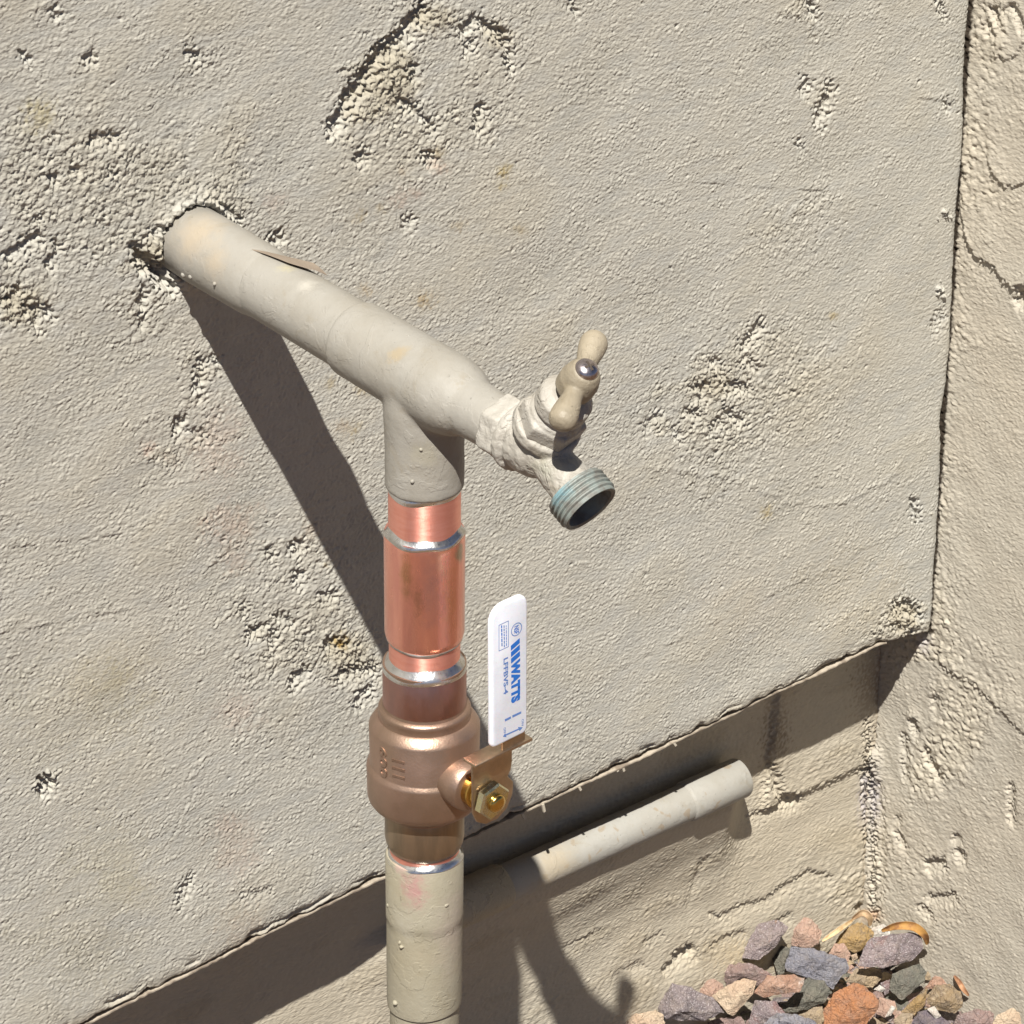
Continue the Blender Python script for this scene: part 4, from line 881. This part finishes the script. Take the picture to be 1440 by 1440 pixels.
def hull_rock(name, poly, lift, thick, mat, label, seed, sub=3, rough=1.0):
    """poly: outline seen in the photograph (zoomed coords); the stone gets its own depth, facets and underside"""
    rr = random.Random(seed)
    pts = [(880 + x/5.143, 1270 + y/5.143) for x, y in poly]
    cx = sum(p[0] for p in pts)/len(pts); cy = sum(p[1] for p in pts)/len(pts)
    nrm = Vector(FW); V = []
    ext = max(max(abs(p[0]-cx) for p in pts), max(abs(p[1]-cy) for p in pts))*1.68/F_PX
    cand = [Vector(on(cx, cy, 2, ZG + lift)), Vector(on(cx, cy, 1, TF - ext*.55)), Vector(on(cx, cy, 0, XC - ext*.55))]
    c = min(cand, key=lambda p: (p-Vector(CAM)).dot(nrm))
    dist = (c-Vector(CAM)).dot(nrm)
    size = max(max(abs(p[0]-cx) for p in pts), max(abs(p[1]-cy) for p in pts))*dist/F_PX
    thick = thick or .55
    for (x, y) in pts:
        d = Vector(ray(x, y)); V.append(Vector(CAM) + d*dist + nrm*rr.uniform(-.22, .22)*size*thick - c)
    k = len(pts); base = list(V)
    for q in range(3):                       # raised facets towards the viewer
        w = [rr.random()**2 + .05 for _ in range(k)]; sw = sum(w)
        p = sum((v_*(wi/sw) for v_, wi in zip(base, w)), Vector())*1.15; V.append(p*.8 - nrm*size*thick*rr.uniform(.35, .8))
    for q in range(5):                       # and the buried side
        w = [rr.random()**2 + .05 for _ in range(k)]; sw = sum(w)
        p = sum((v_*(wi/sw) for v_, wi in zip(base, w)), Vector()); V.append(p*.8 + nrm*size*thick*rr.uniform(.6, 1.1))
    bm = bmesh.new()
    for p in V: bm.verts.new(p)
    r = bmesh.ops.convex_hull(bm, input=bm.verts[:])
    bmesh.ops.delete(bm, geom=[g_ for g_ in r['geom_interior'] if isinstance(g_, bmesh.types.BMVert)], context='VERTS')
    bmesh.ops.bevel(bm, geom=bm.edges[:], offset=size*.022, segments=1, affect='EDGES', clamp_overlap=True)
    bmesh.ops.triangulate(bm, faces=bm.faces[:])
    lim = size*.11
    for _ in range(sub):
        e = [x for x in bm.edges if x.calc_length() > lim]
        if not e: break
        bmesh.ops.subdivide_edges(bm, edges=e, cuts=1); bmesh.ops.triangulate(bm, faces=[f_ for f_ in bm.faces if len(f_.verts) > 3])
    bm.normal_update()
    off = Vector((seed*3.1, seed*1.7, 0))
    for q in bm.verts:
        p = q.co/size
        n = mnoise.noise(p*2.2+off)*.045 + mnoise.noise(p*6+off)*.045 - abs(mnoise.noise(p*5+off*2))*.06 + mnoise.noise(p*14+off)*.024 + mnoise.noise(p*27+off)*.010
        q.co += q.normal*n*size*rough
    me = bpy.data.meshes.new(name); bm.to_mesh(me); bm.free()
    o = link(name, me, mat, None, 26); o.location = c
    tag(o, label, 'stone', 'stones heaped in the wall corner')
    return o
Q = lambda pts: [(x+1440, y) for x, y in pts]
rocks = [
 ([(-20, 855), (60, 800), (220, 772), (275, 800), (290, 900), (0, 940)], .016, .6, 'cream', 'pale yellow rounded stone, leftmost in the corner heap, against the foundation'),
 ([(210, 760), (255, 700), (330, 558), (500, 640), (640, 680), (735, 800), (570, 860), (280, 848)], .018, .5, 'violet', 'large speckled violet-grey stone with a pointed top beside the foundation at the left'),
 ([(520, 620), (560, 552), (640, 545), (710, 590), (720, 660), (640, 720), (560, 690)], .008, .6, 'pink', 'brownish pink stone half hidden between the pointed grey stone and a cream wedge'),
 ([(688, 505), (740, 440), (900, 428), (1010, 490), (1070, 510), (960, 600), (720, 600)], .012, .6, 'mauve', 'dull mauve stone behind the cream wedge'),
 ([(625, 670), (720, 600), (860, 538), (955, 565), (920, 660), (780, 820), (735, 800)], .030, .45, 'cream', 'flat peach-cream wedge of stone pointing downwards'),
 ([(915, 650), (1020, 522), (1180, 508), (1310, 530), (1270, 640), (1000, 688)], .032, .45, 'band', 'reddish stone with a white band, right of the cream wedge'),
 ([(830, 400), (880, 270), (960, 140), (1090, 110), (1182, 172), (1100, 300), (1040, 350), (960, 420)], .026, .5, 'rusty', 'grey glittering stone with a rust stain, leaning against the foundation'),
 ([(1180, 180), (1260, 98), (1340, 110), (1425, 205), (1400, 290), (1330, 335), (1200, 310)], .020, .6, 'pink', 'rounded salmon pink stone highest in the heap beside the foundation'),
 ([(1055, 400), (1130, 305), (1190, 320), (1170, 500), (1100, 520)], .012, .7, 'olive', 'dark olive stone showing its edge left of the blue-grey slab'),
 ([(1150, 440), (1190, 305), (1330, 325), (1440, 352), (1600, 400), (1622, 470), (1500, 620), (1320, 540), (1160, 495)], .026, .45, 'blue', 'big smooth blue-grey slab in the middle of the heap'),
 ([(1130, 750), (1270, 600), (1320, 525), (1440, 560), (1500, 640), (1440, 720), (1240, 795), (1150, 790)], .012, .6, 'olive', 'dark grey-green stone below the blue-grey slab'),
 ([(885, 850), (930, 700), (1090, 705), (1155, 800), (1050, 880), (900, 900)], .014, .6, 'lilac', 'greyish mauve block below the white-banded stone'),
 ([(970, 890), (1080, 792), (1230, 795), (1390, 865), (1350, 960), (1000, 960)], .024, .6, 'blue', 'pale blue-grey stone cut by the bottom of the photo, left of the orange stone'),
 ([(1260, 805), (1360, 752), (1430, 745), (1440, 880), (1370, 880)], .016, .6, 'tan', 'small orange-tan stone touching the large orange stone on its left'),
 ([(590, 862), (640, 828), (830, 815), (890, 880), (820, 960), (600, 950)], .010, .6, 'mauve', 'mauve stone at the bottom of the photo under the tip of the cream wedge'),
 (Q([(55, 300), (150, 180), (250, 128), (350, 180), (355, 260), (280, 340), (230, 365), (130, 330)]), .018, .55, 'ochre', 'ochre stone with a dark smudge in the wall corner'),
 (Q([(228, 455), (270, 320), (330, 255), (590, 200), (690, 220), (727, 340), (640, 425), (430, 475)]), .038, .42, 'lilac', 'largest purple-grey glittering slab, resting high against the return wall'),
 (Q([(310, 190), (420, 148), (480, 180), (470, 230), (360, 270)]), .020, .6, 'white', 'whitish lavender stone behind the purple-grey slab'),
 (Q([(25, 370), (70, 292), (140, 288), (192, 370), (170, 430), (60, 400)]), .022, .6, 'pink', 'small rosy stone between the blue-grey slab and the ochre stone'),
 (Q([(460, 630), (480, 510), (690, 430), (745, 500), (720, 570), (560, 708)]), .018, .55, 'olive', 'grey-green stone with a straight side under the purple-grey slab'),
 (Q([(150, 560), (220, 470), (410, 478), (418, 540), (350, 612), (200, 610)]), .014, .55, 'tan', 'olive-tan stone between the orange stone and the purple-grey slab'),
 (Q([(-20, 790), (60, 640), (200, 570), (300, 600), (397, 690), (390, 760), (315, 800), (290, 900), (0, 940)]), .034, .5, 'orange', 'big bright orange stone at the bottom of the photo'),
 (Q([(365, 800), (395, 680), (510, 708), (518, 752), (440, 832)]), .012, .6, 'pink', 'pinkish beige block right of the orange stone'),
 (Q([(350, 625), (400, 590), (438, 620), (410, 650)]), .018, .7, 'white', 'tiny whitish pebble above the pinkish beige block'),
 (Q([(400, 575), (470, 552), (480, 640), (430, 670)]), .008, .7, 'lilac', 'small mauve pebble left of the straight-sided grey-green stone'),
 (Q([(728, 665), (800, 590), (900, 578), (985, 640), (1002, 740), (940, 802), (800, 772), (735, 725)]), .020, .65, 'grain', 'coarse-grained brown rounded stone near the return wall'),
 (Q([(715, 620), (760, 560), (800, 518), (850, 540), (885, 590), (800, 625)]), .012, .6, 'band', 'pink and white stone behind the coarse-grained brown stone'),
 (Q([(545, 790), (620, 720), (690, 640), (745, 610), (725, 740), (650, 810)]), .012, .6, 'ochre', 'long yellow-orange sliver left of the coarse-grained brown stone'),
 (Q([(625, 870), (670, 782), (740, 773), (870, 830), (920, 880), (860, 950), (640, 950)]), .018, .6, 'purple', 'dark purple stone at the bottom of the photo below the coarse-grained brown stone'),
 (Q([(925, 880), (960, 800), (1100, 758), (1225, 790), (1225, 880), (1100, 950)]), .014, .6, 'mauve', 'reddish purple stone left of the cream stone in the bottom right corner'),
 (Q([(1208, 860), (1240, 810), (1362, 753), (1412, 800), (1430, 890), (1240, 930)]), .024, .55, 'cream', 'cream stone with a peak, rightmost at the bottom of the photo'),
 (Q([(735, 765), (790, 742), (845, 820), (800, 840)]), .024, .6, 'white', 'white quartz chip under the coarse-grained brown stone'),
 (Q([(495, 840), (560, 790), (645, 800), (625, 880), (520, 920)]), .016, .6, 'tan', 'dull tan pebble at the bottom of the photo left of the dark purple stone'),
 (Q([(305, 870), (350, 820), (410, 860), (400, 920), (330, 930)]), .006, .7, 'tan', 'tan pebble at the bottom of the photo touching the orange stone on its right'),
 (Q([(432, 828), (480, 738), (515, 752), (478, 815)]), .020, .6, 'white', 'small white chip lying on the pinkish beige block'),
 (Q([(188, 375), (230, 362), (240, 400), (200, 425)]), .012, .7, 'cream', 'tiny cream pebble below the ochre stone'),
 (Q([(155, 475), (190, 440), (218, 465), (170, 505)]), .014, .7, 'pink', 'tiny pink pebble right of the blue-grey slab'),
 (Q([(720, 520), (745, 490), (775, 520), (760, 560), (725, 555)]), .008, .7, 'tan', 'tiny tan pebble at the end of the purple-grey slab by the return wall'),
]
for k, (poly, lift, th, mk, lab) in enumerate(rocks):
    hull_rock('stone', poly, lift, th, RM[mk], lab, k+1)

# dry leaves
def leaf(name, ctrl, width, lift_plane, mat, label, curl=.5):
    """ctrl: midrib in zoomed px coords; a curled, thin blade"""
    pts = [Vector(on(880+x/5.143, 1270+y/5.143, 2, ZG+h)) for x, y, h in ctrl]
    n = 24; v = []; f = []
    def cat(tq):
        k = min(int(tq*(len(pts)-1)), len(pts)-2); q = tq*(len(pts)-1)-k
        p0 = pts[max(0, k-1)]; p1 = pts[k]; p2 = pts[k+1]; p3 = pts[min(len(pts)-1, k+2)]
        return .5*((2*p1)+(p2-p0)*q+(2*p0-5*p1+4*p2-p3)*q*q+(3*p1-p0-3*p2+p3)*q**3)
    for i in range(n+1):
        q = i/n; p = cat(q); d = (cat(min(1, q+.02))-cat(max(0, q-.02))).normalized()
        sd_ = d.cross(Vector(-FW)).normalized(); up_ = sd_.cross(d).normalized()
        w = width*math.sin(math.pi*min(.98, .04+.93*q))**.7
        for j in range(7):
            a = (j-3)/3.0; v.append(p + sd_*(w*a) + up_*(curl*w*a*a + .1*w*math.sin(9*q+j)) )
    for i in range(n):
        for j in range(6): f.append((7*i+j, 7*i+j+1, 7*i+8+j, 7*i+7+j))
    me = mesh(name, v, f); bm = bmesh.new(); bm.from_mesh(me); bmesh.ops.solidify(bm, geom=bm.faces[:], thickness=.00025); bm.to_mesh(me); bm.free()
    o = link(name, fixn(me), mat, None, 60); tag(o, label, 'leaf', 'dry leaves among the stones'); return o
def leaf_mat(name, a, b):
    t = NT(name); return t.done(t.mix(t.ramp(t.noise(130, 4, .6), .4, .62), a, b), .75, normal=t.bump(t.noise(500, 3), .4, .0006))
leaf('leaf', [(1850, 200, .045), (1960, 165, .052), (2080, 170, .052), (2160, 230, .046), (2180, 300, .036)], +.0024, 0, leaf_mat('amber_leaf', (.36, .19, .05), (.20, .09, .03)), 'curled amber brown leaf lying over the purple-grey slab', .5)
leaf('leaf', [(2375, 525, .02), (2415, 580, .022), (2440, 620, .02), (2480, 670, .014)], +.0014, 0, leaf_mat('orange_leaf', (.40, .22, .12), (.26, .13, .07)), 'small orange dry leaf against the return wall', .7)
leaf('leaf', [(1640, 115, .03), (1710, 70, .036), (1760, 100, .034), (1765, 165, .026)], +.0018, 0, leaf_mat('tan_leaf', (.42, .30, .18), (.28, .18, .10)), 'tan dry leaf bent in the wall corner above the ochre stone', .8)
leaf('leaf', [(1420, 275, .030), (1500, 220, .032), (1580, 165, .030), (1650, 115, .026)], +.0014, 0, leaf_mat('straw_leaf', (.60, .46, .27), (.46, .30, .15)), 'narrow straw-coloured leaf along the foot of the foundation', .3)

# gravel that nobody could count, under and beyond the stones
rr = random.Random(77); PV = []; PF = []; PM = []
M_GRAV = [RM[k] for k in ('mauve', 'tan', 'violet', 'pink', 'olive')]
protos = []
for _ in range(14):
    bmp = bmesh.new()
    for _ in range(12):
        d = Vector((rr.gauss(0, 1), rr.gauss(0, 1), rr.gauss(0, 1))).normalized(); bmp.verts.new(Vector((d.x*rr.uniform(.8, 1.2), d.y*rr.uniform(.7, 1.2), d.z*.7)))
    h = bmesh.ops.convex_hull(bmp, input=bmp.verts[:]); bmesh.ops.delete(bmp, geom=[x for x in h['geom_interior'] if isinstance(x, bmesh.types.BMVert)], context='VERTS')
    bmp.verts.index_update(); protos.append(([v_.co.copy() for v_ in bmp.verts], [tuple(v_.index for v_ in f_.verts) for f_ in bmp.faces])); bmp.free()
def pebble(c, r, mi):
    pv_, pf_ = rr.choice(protos); n = len(PV); a = rr.uniform(0, 6.28); ca, sa = math.cos(a)*r, math.sin(a)*r
    for p in pv_: PV.append((c[0]+p.x*ca-p.y*sa, c[1]+p.x*sa+p.y*ca, c[2]+p.z*r))
    for q in pf_: PF.append(tuple(i_+n for i_ in q)); PM.append(mi)
for _ in range(1500):
    x = XC - abs(rr.gauss(0, .05)) - .004; y = TF - .004 - abs(rr.gauss(0, .06))
    pebble((x, y, ZG-.004+rr.uniform(-.004, .002)), rr.choice((rr.uniform(.0015, .004), rr.uniform(.004, .009))), rr.randrange(5))
for _ in range(1500):
    x = rr.uniform(-.9, XC-.01); y = TF-.01-abs(rr.gauss(0, .25)); px_, py_ = proj(np.array((x, y, ZG+.012)))
    if -60 < px_ < 1500 and py_ < 1475: continue
    pebble((x, y, ZG+rr.uniform(-.006, .004)), rr.uniform(.009, .019), rr.randrange(5))
mg = fixn(mesh('gravel', PV, PF)); mg.polygons.foreach_set('material_index', PM)
for m_ in M_GRAV: mg.materials.append(m_)
tag(link('gravel', mg, None, None, None), kind='stuff', label='bed of small mixed gravel filling the ground below the walls')

for o in LATE: COL.objects.link(o)
